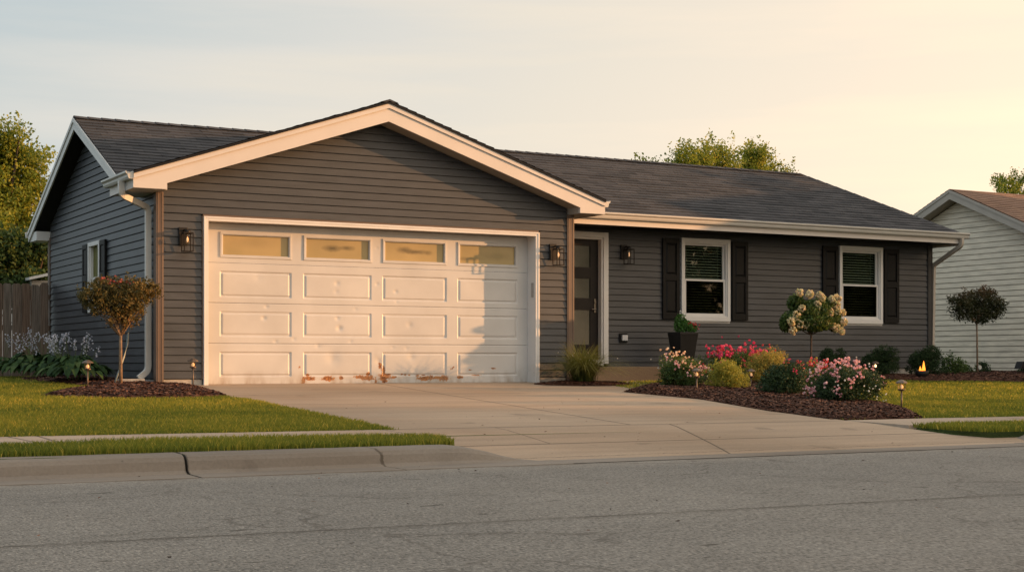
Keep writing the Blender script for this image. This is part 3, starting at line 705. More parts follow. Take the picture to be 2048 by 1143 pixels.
# ---- roofs
def roof(name, e0, e1, t0, t1, m=None, exposure=.14, step=.010, parent=None, off=HO):
    """stepped shingle courses from eave e0-e1 up to t0-t1"""
    e0, e1, t0, t1 = map(Vector, (e0, e1, t0, t1)); L = ((t0 + t1) / 2 - (e0 + e1) / 2)
    ax = (e1 - e0).normalized(); up = (t0 - e0) - ax * (t0 - e0).dot(ax); slope = up.length; upn = up.normalized(); nn = ax.cross(upn)
    if nn.z < 0: nn = -nn
    n = max(1, round(slope / exposure)); b = MB(); uv = []; rr = random.Random(3)
    def P(s_, side): return (e0.lerp(t0, s_) if side == 0 else e1.lerp(t1, s_))
    for i in range(n):
        a, c = i / n, (i + 1) / n
        p = [P(a, 0), P(a, 1), P(c, 1), P(c, 0)]
        # ragged length-wise pieces so the butt line is slightly uneven
        wl = (p[1] - p[0]).length; k = max(1, int(wl / .9))
        for j in range(k):
            s0, s1 = j / k, (j + 1) / k; h = step * rr.uniform(.7, 1.35)
            q = [p[0].lerp(p[1], s0), p[0].lerp(p[1], s1), p[3].lerp(p[2], s1), p[3].lerp(p[2], s0)]
            vs = [q[0] + nn * h, q[1] + nn * h, q[2] + nn * .001, q[3] + nn * .001, q[0] - nn * .004, q[1] - nn * .004]
            b.add(vs, [(0, 1, 2, 3), (4, 5, 1, 0)])
            for v_ in vs: uv.append(((v_ - e0).dot(ax), (v_ - e0).dot(upn) + (.02 if v_ in vs[:2] else 0)))
    # deck below
    dk = [v - Vector((0, 0, .035)) for v in (e0, e1, t1, t0)]
    tp = [v - nn * .004 for v in (e0, e1, t1, t0)]
    base = len(b.v); b.add(dk + tp, [(0, 3, 2, 1), (0, 1, 5, 4), (1, 2, 6, 5), (3, 0, 4, 7)]); uv += [(0, 0)] * 8
    b.uv = uv
    return b.build(name, m or M['shingle'], parent or house, off=off)
MZ, RZ = 3.02, 4.32
roof('main_roof', (5.25, 19.70, MZ), (20.30, 19.70, MZ), (5.25, 22.56, RZ), (18.99, 22.56, RZ))
roof('rear_roof', (20.30, 25.75, 2.87), (5.25, 25.75, 2.87), (18.99, 22.56, RZ), (5.25, 22.56, RZ))
roof('hip_roof', (20.30, 19.70, MZ), (20.30, 25.75, 2.87), (18.99, 22.55, RZ), (18.99, 22.57, RZ))
GZ, GE = 4.262, 3.10
roof('garage_roof', (5.10, 19.95, GE), (5.10, 18.72, GE), (8.6, 22.46, GZ), (8.6, 18.72, GZ))
roof('garage_roof', (12.10, 18.72, GE), (12.10, 19.95, GE), (8.6, 18.72, GZ), (8.6, 22.46, GZ))
# ridge caps
def ridge(p0, p1, w_=.13, drop=.05, m='shingle'):
    p0, p1 = Vector(p0), Vector(p1); d = (p1 - p0); L = d.length; d.normalize(); sd = d.cross(Vector((0, 0, 1))).normalized(); b = MB(); n = max(1, int(L / .2))
    for i in range(n):
        a = p0 + d * (L * i / n); c = p0 + d * (L * (i + 1) / n + .01); h = .022
        b.add([a - sd * w_ + Vector((0, 0, h - drop)), a + Vector((0, 0, h)), a + sd * w_ + Vector((0, 0, h - drop)),
               c - sd * w_ + Vector((0, 0, h - drop - .008)), c + Vector((0, 0, h - .008)), c + sd * w_ + Vector((0, 0, h - drop - .008))],
              [(0, 1, 4, 3), (1, 2, 5, 4), (0, 1, 2)])
    b.uv = [(v[0] * .9 + v[1], v[2] + v[0] * .3) for v in b.v]
    return hb(b, 'ridge_cap', m)
ridge((5.25, 22.56, RZ), (18.99, 22.56, RZ)); ridge((8.6, 18.72, GZ), (8.6, 22.5, GZ), .13, .042); ridge((18.99, 22.56, RZ), (20.30, 19.70, MZ + .0), .10, .05)

# ---- garage gable fascia: lower board, drip strip, boxed returns
sl = (4.235 - 3.075) / 3.5
def rake_board(side):
    s_ = side; X = lambda d: 8.6 + s_ * d
    b = MB(); b.prism([(X(3.5), 18.755, 3.075), (X(0), 18.755, 4.235), (X(0), 18.755, 3.985), (X(3.07), 18.755, 3.985 - 3.07 * sl + .0), (X(3.07), 18.755, 2.89), (X(3.5), 18.755, 2.89)], (0, .03, 0))
    hb(b, 'fascia_board', 'fascia')
    b = MB(); b.prism([(X(3.5), 18.735, 3.085), (X(0), 18.735, 4.245), (X(0), 18.735, 4.165), (X(3.5), 18.735, 3.005)], (0, .019, 0))
    hb(b, 'drip_strip', 'fascia')
    # soffit under the overhang, slightly lower at the wall
    b = MB(); b.add([(X(0), 18.786, 3.993), (X(3.07), 18.786, 3.993 - 3.07 * sl), (X(3.07), 19.10, 3.993 - 3.07 * sl), (X(0), 19.10, 3.993)], [(0, 1, 2, 3)])
    hb(b, 'rake_soffit', 'soffit')
    # boxed return
    x0, x1 = sorted((X(3.06), X(3.485)))
    b = MB(); b.box(x0, x1, 18.787, 19.84 if side < 0 else 19.66, 2.885, 3.0)
    hb(b, 'boxed_eave', 'fascia' if side < 0 else 'soffit')
rake_board(-1); rake_board(1)
b = MB(); b.box(5.100, 5.118, 18.79, 19.9, 2.885, 3.08); hb(b, 'eave_fascia', 'fascia')
b = MB(); b.box(12.082, 12.10, 18.79, 19.66, 2.885, 3.08); hb(b, 'eave_fascia', 'fascia')

# ---- main left gable rakes
def side_rake(y1, z1, name):
    top = Vector((5.25, 22.56, RZ - .02)); end = Vector((5.25, y1, z1 - .02)); h = .155
    b = MB(); b.prism([top, end, end - Vector((0, 0, h)), top - Vector((0, 0, h + .01))], (.022, 0, 0)); hb(b, 'fascia_board', 'white')
    b = MB(); b.prism([top + Vector((-.016, 0, .006)), end + Vector((-.016, 0, .006)), end + Vector((-.016, 0, -.045)), top + Vector((-.016, 0, -.05))], (.015, 0, 0)); hb(b, 'drip_strip', 'white')
    b = MB(); dz = .135
    b.add([(5.273, 22.56, RZ - dz), (5.273, y1, z1 - dz), (5.53, y1, z1 - dz), (5.53, 22.56, RZ - dz)], [(0, 1, 2, 3)]); hb(b, 'rake_soffit', 'soffit_shaded')
side_rake(19.95, 3.134, 'a'); side_rake(25.75, 2.87, 'b')
b = MB(); b.box(5.274, 5.53, 25.22, 25.74, 2.695, 2.84); hb(b, 'boxed_eave', 'white')
# ---- gutters
KP = [(0, 0), (0, -.095), (.055, -.095), (.068, -.070), (.072, -.045), (.098, -.022), (.098, 0), (.088, 0), (.088, -.012), (.012, -.012), (.012, 0)]
def gutter(p0, p1, outv, name='gutter'):
    p0, p1, o_ = Vector(p0), Vector(p1), Vector(outv)
    poly = [p0 + o_ * a + Vector((0, 0, c)) for a, c in KP]; b = MB().prism(poly, p1 - p0); return hb(b, name, 'gutter')
g_wing = gutter((12.12, 19.68, MZ + .002), (20.42, 19.68, MZ + .002), (0, -1, 0))
g_left = gutter((5.10, 18.75, GE - .008), (5.10, 19.98, GE - .008), (-1, 0, 0))
g_right = gutter((12.10, 18.76, GE - .008), (12.10, 19.55, GE - .008), (1, 0, 0))
g_rear = gutter((5.22, 25.76, 2.865), (20.4, 25.76, 2.865), (0, 1, 0))
# wing fascia + soffit
b = MB(); b.box(11.76, 20.28, 19.685, 19.705, 2.835, 3.005); hb(b, 'eave_fascia', 'fascia')
b = MB(); b.box(11.76, 20.28, 19.706, 20.33, 2.845, 2.855); hb(b, 'eave_soffit', 'soffit_shaded')
b = MB(); b.box(20.281, 20.30, 19.70, 25.7, 2.80, 3.0); hb(b, 'eave_fascia', 'fascia')
b = MB(); b.box(20.1, 20.28, 20.34, 25.7, 2.845, 2.855); hb(b, 'eave_soffit', 'soffit_shaded')

# ---- downspouts
def rprof(w_, d_): return [(-w_, -d_), (-w_ * .6, -d_ * .8), (w_ * .6, -d_ * .8), (w_, -d_), (w_, d_), (-w_, d_)]
rect = [(-.04, -.026), (.04, -.026), (.04, .026), (-.04, .026)]
def curve(pts, n=5):
    """round the corners of a polyline"""
    P = [Vector(p) for p in pts]; o = [P[0]]
    for i in range(1, len(P) - 1):
        a = P[i] + (P[i - 1] - P[i]).normalized() * .06; c = P[i] + (P[i + 1] - P[i]).normalized() * .06
        for t in np.linspace(0, 1, n): o.append((a.lerp(P[i], t)).lerp(P[i].lerp(c, t), t))
    o.append(P[-1]); return o
b = MB(); b.sweep([(-.03, -.038), (.03, -.038), (.03, .038), (-.03, .038)],
    curve([(5.045, 19.12, 3.01), (5.045, 19.12, 2.83), (5.44, 19.30, 2.70), (5.44, 19.30, .60), (5.30, 19.24, .50)]), (.0, 1, 0))
hb(b, 'downspout', 'gutter', bevel=.004)
b = MB(); b.sweep([(-.026, -.036), (.026, -.036), (.026, .036), (-.026, .036)],
    curve([(20.25, 19.63, 2.93), (20.25, 19.63, 2.80), (20.235, 20.30, 2.48), (20.235, 20.34, .6)]), (1, 0, 0))
hb(b, 'downspout', 'ntrim', bevel=.004)

# ---- garage door opening: casing, jambs, header
b = MB()
b.box(6.10, 6.162, 19.050, 19.086, .395, 2.605); b.box(11.088, 11.15, 19.050, 19.086, .395, 2.605); b.box(6.162, 11.088, 19.050, 19.086, 2.546, 2.605)
b.box(6.10, 6.125, 19.043, 19.050, .395, 2.605); b.box(11.125, 11.15, 19.043, 19.050, .395, 2.605); b.box(6.125, 11.125, 19.043, 19.050, 2.58, 2.605)
case = hb(b, 'garage_door_casing', 'white', bevel=.003)
b = MB(); b.box(6.08, 6.099, 19.07, 19.09, .485, 2.63); b.box(11.151, 11.172, 19.07, 19.09, .485, 2.63); b.box(6.08, 11.172, 19.07, 19.09, 2.606, 2.63)
hb(b, 'channel_trim', 'trim_dark')
b = MB(); b.box(6.11, 6.152, 19.087, 19.35, .395, 2.60); b.box(11.098, 11.14, 19.087, 19.35, .395, 2.60); b.box(6.152, 11.098, 19.087, 19.35, 2.556, 2.60)
hb(b, 'garage_door_jamb', 'white')
b = MB(); b.box(11.082, 11.098, 19.13, 19.175, 1.66, 1.87); hb(b, 'keypad', mat('keypad_grey', (.30, .28, .26), .5))

# ---- garage door: four sections as relief surfaces
PX = [(6.404, 7.407), (7.58, 8.59), (8.757, 9.76), (9.937, 10.929)]
DENT = [(6.934, 1.842, .05, .004), (8.074, 1.793, .03, .008), (8.062, 1.678, .03, .005), (7.051, 1.454, .022, .009), (7.016, 1.301, .026, .012), (8.082, 1.312, .022, .010), (8.111, 1.175, .035, .013),
        (7.181, .985, .022, .008), (7.442, 1.021, .018, .007), (8.347, 1.443, .018, .006), (8.963, 1.699, .022, .009), (8.976, 1.559, .018, .008), (8.675, 1.797, .02, .008), (8.667, 2.301, .015, .006),
        (8.013, .762, .09, .012), (7.792, .932, .03, .006), (8.272, .993, .02, .006), (8.917, .915, .018, .006), (9.182, 1.234, .04, .006), (9.13, .905, .02, .006), (9.208, .787, .05, .008), (8.70, .72, .05, .010),
        (6.3, .8, .3, .006), (9.0, 1.3, .35, .006), (7.9, 1.0, .3, .005)]
RUST = [(7.665, .487, .067, .019), (7.58, .461, .021, .04), (7.643, .534, .022, .011), (7.936, .486, .062, .024), (8.139, .492, .022, .02), (8.409, .504, .059, .016), (8.527, .49, .082, .024), (8.542, .544, .022, .024),
        (8.654, .435, .012, .027), (8.721, .66, .018, .04), (8.773, .591, .018, .046), (8.788, .502, .059, .033), (8.788, .447, .027, .027), (8.923, .497, .037, .011), (8.848, .536, .03, .011), (9.059, .538, .015, .008),
        (9.112, .532, .015, .009), (9.181, .528, .012, .007), (9.3, .521, .018, .012), (9.395, .527, .027, .007), (9.426, .481, .089, .021), (9.511, .492, .03, .024), (9.612, .491, .052, .013), (9.721, .48, .057, .027),
        (9.973, .493, .042, .015), (9.847, .616, .022, .007), (9.87, .642, .01, .007), (7.523, .641, .007, .026), (10.25, .52, .05, .006), (10.52, .62, .03, .008), (10.15, .60, .02, .006)]
SCUF = [(8.655, .80, .03, .09), (9.19, .78, .05, .02), (8.02, .74, .03, .07), (7.85, .94, .08, .02), (9.2, 1.24, .03, .03), (8.66, .70, .03, .03), (8.11, 1.17, .03, .03)]
def door_section(z0, z1, pz0, pz1, window):
    xs = [6.153, 11.097]; zs = [z0 + .002, z1 - .002]; prof = [0, .010, .028, .040]
    fx = set(np.round(np.arange(6.153, 11.097, .02), 4)) | set(xs); fz = set(np.round(np.arange(z0 + .002, z1 - .002, .013), 4)) | set(zs)
    for a, c in PX:
        for p in prof: fx |= {round(a + p, 4), round(c - p, 4)}
    for p in prof: fz |= {round(pz0 + p, 4), round(pz1 - p, 4)}
    fz |= {round(z0 + .010, 4), round(z1 - .010, 4)}
    fx = np.array(sorted(fx)); fz = np.array(sorted(fz)); X, Z = np.meshgrid(fx, fz); D = np.zeros_like(X)
    for a, c in PX:
        e = np.minimum(np.minimum(X - a, c - X), np.minimum(Z - pz0, pz1 - Z))
        if not window:
            d = np.interp(e, prof, [0, .011, .011, .002]); D = np.where(e > 0, d, D)
    for (x, z, r_, a) in DENT: D = D + a * np.exp(-((X - x) ** 2 + (Z - z) ** 2) / (r_ * r_)) * (0 if window and r_ > .04 else 1)
    D += .0012 * np.sin(X * 5.1 + Z * 3) * np.sin(Z * 9 + X)
    D = D + np.where((Z < z0 + .006) | (Z > z1 - .006), .003, 0)
    Ru = np.zeros_like(X); Sc = np.zeros_like(X)
    for (x, z, a, c) in RUST: Ru = np.maximum(Ru, .95 * np.exp(-(((X - x) / a) ** 2 + ((Z - z) / c) ** 2) * .62))
    for (x, z, a, c) in SCUF: Sc = np.maximum(Sc, .45 * np.exp(-(((X - x) / a) ** 2 + ((Z - z) / c) ** 2)))
    V = np.stack([X.ravel() - HO[0], (19.31 + D).ravel() - HO[1], Z.ravel() - HO[2]], 1); nx, nz = len(fx), len(fz)
    i = (np.arange(nx - 1)[None, :] + nx * np.arange(nz - 1)[:, None]); F = np.stack([i, i + 1, i + nx + 1, i + nx], 2)
    if window:
        mx_, mz_ = (fx[:-1] + fx[1:]) / 2, (fz[:-1] + fz[1:]) / 2; keep = np.ones((nz - 1, nx - 1), bool)
        for a, c in PX: keep &= ~(((mx_ > a + .01) & (mx_ < c - .01))[None, :] & ((mz_ > pz0 + .01) & (mz_ < pz1 - .01))[:, None])
        F = F[keep]
    o = npmesh('door_section', V, F.reshape(-1, 4), M['gdoor'], gdoor, attrs={'rust': Ru.ravel(), 'scuff': Sc.ravel()}, smooth=True)
    o['label'] = None; del o['label']
    return o
# the door itself: rear skin carries the sections
b = MB(); b.box(6.153, 11.097, 19.36, 19.385, .40, 2.556)
gdoor = hb(b, 'garage_door', 'black_in')
b = MB(); b.box(6.153, 11.097, 19.315, 19.36, .395, .412); b.build('bottom_seal', M['black_in'], gdoor, off=HO)
rows = [(2.025, 2.552, 2.096, 2.434, True), (1.494, 2.025, 1.570, 1.917, False), (.957, 1.494, 1.049, 1.386, False), (.412, .957, .512, .847, False)]
for r_ in rows:
    s_ = door_section(*r_)
    if r_ == rows[-1]: s_['label'] = 'bottom garage door section with rust along its lower edge'
for a, c in PX:
    z0, z1 = 2.096, 2.434; b = MB()
    for (xa, xb, za, zb) in ((a, c, z0, z0 + .03), (a, c, z1 - .03, z1), (a, a + .032, z0 + .03, z1 - .03), (c - .032, c, z0 + .03, z1 - .03)): b.box(xa, xb, 19.297, 19.352, za, zb)
    b.box(a + .032, a + .04, 19.306, 19.352, z0 + .03, z1 - .03); b.box(c - .04, c - .032, 19.306, 19.352, z0 + .03, z1 - .03); b.box(a + .04, c - .04, 19.306, 19.352, z0 + .03, z0 + .038); b.box(a + .04, c - .04, 19.306, 19.352, z1 - .038, z1 - .03)
    b.build('window_frame', M['gdoor'], gdoor, off=HO, bevel=.003)
    b = MB().box(a + .02, c - .02, 19.338, 19.345, z0 + .02, z1 - .02); b.build('window_pane', M['pane'], gdoor, off=HO)

# ---- wing windows
def dh_window(x0, x1, z0, z1, y, label=None):
    b = MB(); cw = .058
    b.box(x0, x0 + cw, y - .045, y + .02, z0, z1); b.box(x1 - cw, x1, y - .045, y + .02, z0, z1); b.box(x0 + cw, x1 - cw, y - .045, y + .02, z1 - cw, z1); b.box(x0 + cw, x1 - cw, y - .045, y + .02, z0, z0 + .075)
    a, c = x0 + cw, x1 - cw   # inner stop
    b.box(a, a + .022, y - .022, y + .055, z0 + .075, z1 - cw); b.box(c - .022, c, y - .022, y + .055, z0 + .075, z1 - cw); b.box(a + .022, c - .022, y - .022, y + .055, z1 - cw - .024, z1 - cw); b.box(a + .022, c - .022, y - .022, y + .055, z0 + .075, z0 + .095)
    b.box(x0 - .012, x1 + .012, y - .012, y + .0, z0 - .03, z0)
    wf = hb(b, 'window', 'white', bevel=.002)
    if label: wf['label'] = label
    a += .022; c -= .022; zb, zt = z0 + .095, z1 - cw - .024; zm = (zb + zt) / 2 - .01
    def sash(za, zb_, yy, nm, sw=.034):
        b = MB(); b.box(a, a + sw, yy, yy + .03, za, zb_); b.box(c - sw, c, yy, yy + .03, za, zb_); b.box(a + sw, c - sw, yy, yy + .03, zb_ - sw, zb_); b.box(a + sw, c - sw, yy, yy + .03, za, za + sw)
        b.build('sash', M['white'], wf, off=HO, bevel=.002)
        MB().box(a + sw - .004, c - sw + .004, yy + .012, yy + .016, za + sw - .004, zb_ - sw + .004).build('pane', M['glass'], wf, off=HO)
    sash(zm - .02, zt, y + .028, 'u', .030); sash(zb, zm + .018, y - .004, 'l')
    MB().box(a + .036, c - .036, y - .001, y + .001, zb + .036, zm - .018).build('insect_screen', M['screen'], wf, off=HO)
    b = MB(); n = 0; z = zb + .02
    while z < zt - .02:
        t = .016; b.add([(a + .01, y + .085, z - .003), (c - .01, y + .085, z - .003), (c - .01, y + .115, z + t), (a + .01, y + .115, z + t)], [(0, 1, 2, 3)])
        z += .046
    for xx in (a + .10, c - .10): b.box(xx - .002, xx + .002, y + .083, y + .085, zb, zt)
    b.box(a, c, y + .08, y + .12, zt - .03, zt)
    b.build('blind', M['blind'], wf, off=HO)
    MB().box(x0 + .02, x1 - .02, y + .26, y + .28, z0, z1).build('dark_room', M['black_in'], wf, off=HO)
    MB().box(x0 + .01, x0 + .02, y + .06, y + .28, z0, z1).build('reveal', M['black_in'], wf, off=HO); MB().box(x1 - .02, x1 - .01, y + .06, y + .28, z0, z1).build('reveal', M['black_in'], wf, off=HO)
    return wf
dh_window(14.57, 15.565, 1.39, 2.755, 20.30, 'white double hung window with half lowered blinds nearer the front door')
dh_window(17.96, 18.965, 1.39, 2.755, 20.30, 'white double hung window with half lowered blinds nearer the house corner')
def shutter(x0, x1, z0, z1, y):
    b = MB(); s_ = .058; zm = (z0 + z1) / 2 + .02
    b.box(x0, x1, y - .014, y - .002, z0, z1)
    b.box(x0, x0 + s_, y - .034, y - .014, z0, z1); b.box(x1 - s_, x1, y - .034, y - .014, z0, z1)
    for za, zb in ((z0, z0 + .10), (zm - .05, zm + .05), (z1 - .075, z1)): b.box(x0 + s_, x1 - s_, y - .034, y - .014, za, zb)
    sh = hb(b, 'shutter', 'shutter', bevel=.003)
    for za, zb in ((z0 + .10, zm - .05), (zm + .05, z1 - .075)):
        b = MB(); a, c = x0 + s_ + .010, x1 - s_ - .010; za += .010; zb -= .010; i = .025
        b.add([(a, y - .015, za), (c, y - .015, za), (c, y - .015, zb), (a, y - .015, zb), (a + i, y - .029, za + i), (c - i, y - .029, za + i), (c - i, y - .029, zb - i), (a + i, y - .029, zb - i)],
              [(4, 5, 6, 7), (0, 1, 5, 4), (1, 2, 6, 5), (2, 3, 7, 6), (3, 0, 4, 7)])
        b.build('raised_panel', M['shutter'], sh, off=HO)
    return sh
for x0, x1 in ((14.19, 14.52), (15.605, 15.935), (17.575, 17.925), (19.0, 19.35)): shutter(x0, x1, 1.415, 2.735, 20.284)

# ---- side window on the left wall (faces -X)
def side_window():
    y0, y1, z0, z1, x = 21.90, 22.57, 1.44, 2.47, 5.50; cw = .06; b = MB()
    b.box(x - .045, x + .03, y0, y0 + cw, z0, z1); b.box(x - .045, x + .03, y1 - cw, y1, z0, z1); b.box(x - .045, x + .03, y0 + cw, y1 - cw, z1 - cw, z1); b.box(x - .045, x + .03, y0 + cw, y1 - cw, z0, z0 + .07)
    b.box(x - .02, x + .05, y0 + cw, y0 + cw + .03, z0 + .07, z1 - cw); b.box(x - .02, x + .05, y1 - cw - .03, y1 - cw, z0 + .07, z1 - cw)
    wf = hb(b, 'window', 'white', bevel=.002); wf['label'] = 'narrow white framed window on the side wall behind the small red tipped tree'
    MB().box(x + .01, x + .04, y0 + .09, y1 - .09, z0 + .48, z0 + .52).build('sash', M['white'], wf, off=HO)
    MB().box(x + .02, x + .026, y0 + .08, y1 - .08, z0 + .06, z1 - .05).build('pane', M['pane_green'], wf, off=HO)
M['pane_green'] = mat('tree_reflection_pane', (.11, .105, .03), .5, .08)  # tree reflection put into this dull olive pane colour
side_window()
def side_shutter(y0, y1):
    x = 5.486; z0, z1 = 1.45, 2.46; s_ = .05; zm = (z0 + z1) / 2; b = MB()
    b.box(x - .014, x, y0, y1, z0, z1); b.box(x - .034, x - .014, y0, y0 + s_, z0, z1); b.box(x - .034, x - .014, y1 - s_, y1, z0, z1)
    for za, zb in ((z0, z0 + .09), (zm - .045, zm + .045), (z1 - .07, z1)): b.box(x - .034, x - .014, y0 + s_, y1 - s_, za, zb)
    sh = hb(b, 'shutter', 'shutter', bevel=.003)
    for za, zb in ((z0 + .10, zm - .055), (zm + .055, z1 - .08)): MB().box(x - .026, x - .013, y0 + s_ + .02, y1 - s_ - .02, za, zb).build('raised_panel', M['shutter'], sh, off=HO, bevel=.006)
side_shutter(21.57, 21.87); side_shutter(22.60, 22.90)

# ---- front door
b = MB(); y = 20.30
b.box(13.045, 13.135, y - .045, y + .02, .685, 2.775); b.box(11.92, 12.01, y - .045, y + .02, .685, 2.775); b.box(12.01, 13.045, y - .045, y + .02, 2.69, 2.775); b.box(12.01, 13.045, y - .045, y + .02, .65, .745)
b.box(13.015, 13.045, y - .02, y + .12, .745, 2.69); b.box(12.01, 12.04, y - .02, y + .12, .745, 2.69); b.box(12.04, 13.015, y - .02, y + .12, 2.66, 2.69)
hb(b, 'door_casing', 'white', bevel=.003)
b = MB(); dx0, dx1, dz0, dz1 = 12.04, 13.015, .745, 2.66; yy = y + .075
b.box(dx1 - .15, dx1, yy, yy + .045, dz0, dz1); b.box(dx0, dx0 + .15, yy, yy + .045, dz0, dz1)
gl = [(.99, 1.54), (1.73, 2.04), (2.22, 2.56)]
zc = [dz0] + [v for g in gl for v in g] + [dz1]
for i in range(0, len(zc), 2): b.box(dx0 + .15, dx1 - .15, yy, yy + .045, zc[i], zc[i + 1])
fd = hb(b, 'front_door', 'door_dark', bevel=.003)
for za, zb in gl: MB().box(dx0 + .145, dx1 - .145, yy + .018, yy + .026, za - .005, zb + .005).build('pane', M['door_glass'], fd, off=HO)
b = MB(); b.box(12.93, 12.965, yy - .012, yy, 1.50, 1.72); b.tube([(12.947, yy - .01, 1.55), (12.947, yy - .05, 1.55), (12.86, yy - .055, 1.55)], .009, 8); b.tube([(12.947, yy - .002, 1.67), (12.947, yy - .022, 1.67)], .02, 12)
b.build('door_handle', mat('handle_metal', (.12, .11, .10), .25, .6, metallic=.9), fd, off=HO)
# step
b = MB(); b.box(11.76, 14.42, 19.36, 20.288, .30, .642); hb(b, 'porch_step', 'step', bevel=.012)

# ------------------------------------------------------------------ wall lanterns, junction box
def lantern():
    root = empty('wall_lantern', (5.83, 19.074, 2.29), 'black cage wall lantern left of the garage door', 'wall lamp', 'black cage wall lanterns')
    MB().box(-.06, .06, -.022, 0, -.075, .155).build('back_plate', M['dark_metal'], root, bevel=.004)
    b = MB(); b.tube([(0, -.02, .11), (0, -.08, .12), (.02, -.13, .11)], .011, 8); b.lathe([(.0, .12), (.035, .112), (.04, .07), (.0, .065)], (.02, -.13, 0), 12); b.build('arm', M['dark_metal'], root, smooth=True)
    b = MB(); t = .0055; w0, z0, z1 = .058, -.165, .075
    cx, cy = .02, -.13
    for sx in (-1, 1):
        for sy in (-1, 1): b.box(cx + sx * w0 - t, cx + sx * w0 + t, cy + sy * w0 - t, cy + sy * w0 + t, z0, z1)
    for z in (z0, z1 - .01):
        for s_ in (-1, 1):
            b.box(cx - w0 + t, cx + w0 - t, cy + s_ * w0 - t, cy + s_ * w0 + t, z, z + .010); b.box(cx + s_ * w0 - t, cx + s_ * w0 + t, cy - w0 + t, cy + w0 - t, z + .0005, z + .0095)
    b.box(cx - w0 - .003, cx + w0 + .003, cy - w0 - .003, cy + w0 + .003, z1 + .0005, z1 + .008)
    b.build('cage', M['cage_black'], root)
    b = MB(); b.lathe([(.0, -.072), (.017, -.067), (.030, -.048), (.030, -.030), (.018, .005), (.012, .025), (.012, .066)], (cx, cy, 0), 14); bl = b.build('bulb', M['bulb_glass'], root, smooth=True)
    b = MB(); b.lathe([(.0, -.045), (.009, -.035), (.013, -.01), (.008, .02), (0, .03)], (cx, cy, 0), 8); b.build('filament', M['glow_soft'], bl, smooth=True)  # the bulb is unlit; faint glow stands in for a yellow reflection
    return root
lt = lantern()
dup(lt, (11.39, 19.074, 2.29), label='black cage wall lantern between garage door and corner post')
dup(lt, (13.44, 20.284, 2.44), label='black cage wall lantern right of the dark front door')
ob = empty('outlet_box', (13.43, 20.284, 1.10), 'small grey weatherproof outlet box on the siding right of the front door', 'outlet box')
MB().box(-.075, .075, -.018, 0, -.075, .075).build('mounting_block', M['shutter'], ob, bevel=.004)
MB().box(-.045, .060, -.055, -.0185, -.045, .045).build('cover', M['weather'], ob, bevel=.008)

# ------------------------------------------------------------------ path lights
def path_light(loc, label, glow='glow_soft', h=.33):
    root = empty('path_light', loc, label, 'garden light', 'stake path lights in the beds')
    MB().tube([(0, 0, -.05), (0, 0, h - .10)], .009, 8).build('stake', M['lamp_bronze'], root, smooth=True)
    b = MB(); b.lathe([(0, h - .115), (.028, h - .112), (.040, h - .098), (.040, h - .092), (0, h - .092)], seg=12)
    for k in range(4):
        a = k * math.pi / 2 + .5; b.tube([(.036 * math.cos(a), .036 * math.sin(a), h - .093), (.046 * math.cos(a), .046 * math.sin(a), h - .026)], .004, 5)
    b.build('lantern_cage', M['lamp_bronze'], root)
    b = MB(); b.lathe([(0, h + .012), (.02, h + .010), (.062, h - .012), (.070, h - .026), (.066, h - .028), (0, h - .027)], seg=8); b.build('cap', M['lamp_bronze'], root)
    b = MB(); b.lathe([(0, h - .090), (.014, h - .085), (.020, h - .068), (.012, h - .045), (0, h - .040)], seg=10); b.build('bulb', M[glow], root, smooth=True)
    b = MB(); b.lathe([(.029, h - .091), (.038, h - .027)], seg=14); b.build('glass', M['bulb_glass'], root, smooth=True)
    return root
def gz(x, y, add=.03): return (x, y, H(x, y) + add)
path_light(gz(4.40, 18.2, .02), 'bronze stake light in front of the white flowered hostas', h=.33)
path_light(gz(5.80, 18.55), 'bronze stake light in the mulch beside the garage door', h=.33)
path_light(gz(11.45, 15.60), 'bronze stake light between the pale rose bush and the yellow bush', h=.31)
path_light(gz(11.90, 12.42, .03), 'bronze stake light at the right tip of the mulch bed by the lawn', h=.30)
path_light(gz(17.85, 19.25, .04), 'small lit stake light in front of the boxwoods', 'glow', h=.27)
path_light(gz(13.35, 16.9, .04), 'small pale stake light half hidden among the red flowers', 'glow_soft', h=.24)

# ------------------------------------------------------------------ foliage tools
def leaf_verts(c, size, asp=.55, upbias=.3, droop=None):
    """diamond leaves at centres c (n,3)"""
    n = len(c); sz = size * RS.uniform(.6, 1.3, n)
    d = RS.normal(size=(n, 3)); d[:, 2] += upbias
    if droop is not None: d = d + droop
    d /= np.linalg.norm(d, axis=1)[:, None]
    e = RS.normal(size=(n, 3)); w_ = np.cross(d, e); w_ /= np.linalg.norm(w_, axis=1)[:, None]
    nn_ = np.cross(d, w_)
    d = d * sz[:, None]; w_ = w_ * (sz * asp * .5)[:, None]; f = nn_ * (sz * .10)[:, None]
    q = np.stack([c - d * .5, c + w_ + f, c + d * .5, c - w_ + f], 1)
    return q.reshape(-1, 3)
def quads(n, start=0):
    i = start + np.arange(n)[:, None] * 4; return i + [0, 1, 2, 3]
def blob_points(n, c, r, shell=.45):
    v = RS.normal(size=(n, 3)); v /= np.linalg.norm(v, axis=1)[:, None]
    rad = shell + (1 - shell) * RS.rand(n) ** .6
    return np.array(c) + v * rad[:, None] * np.array(r)
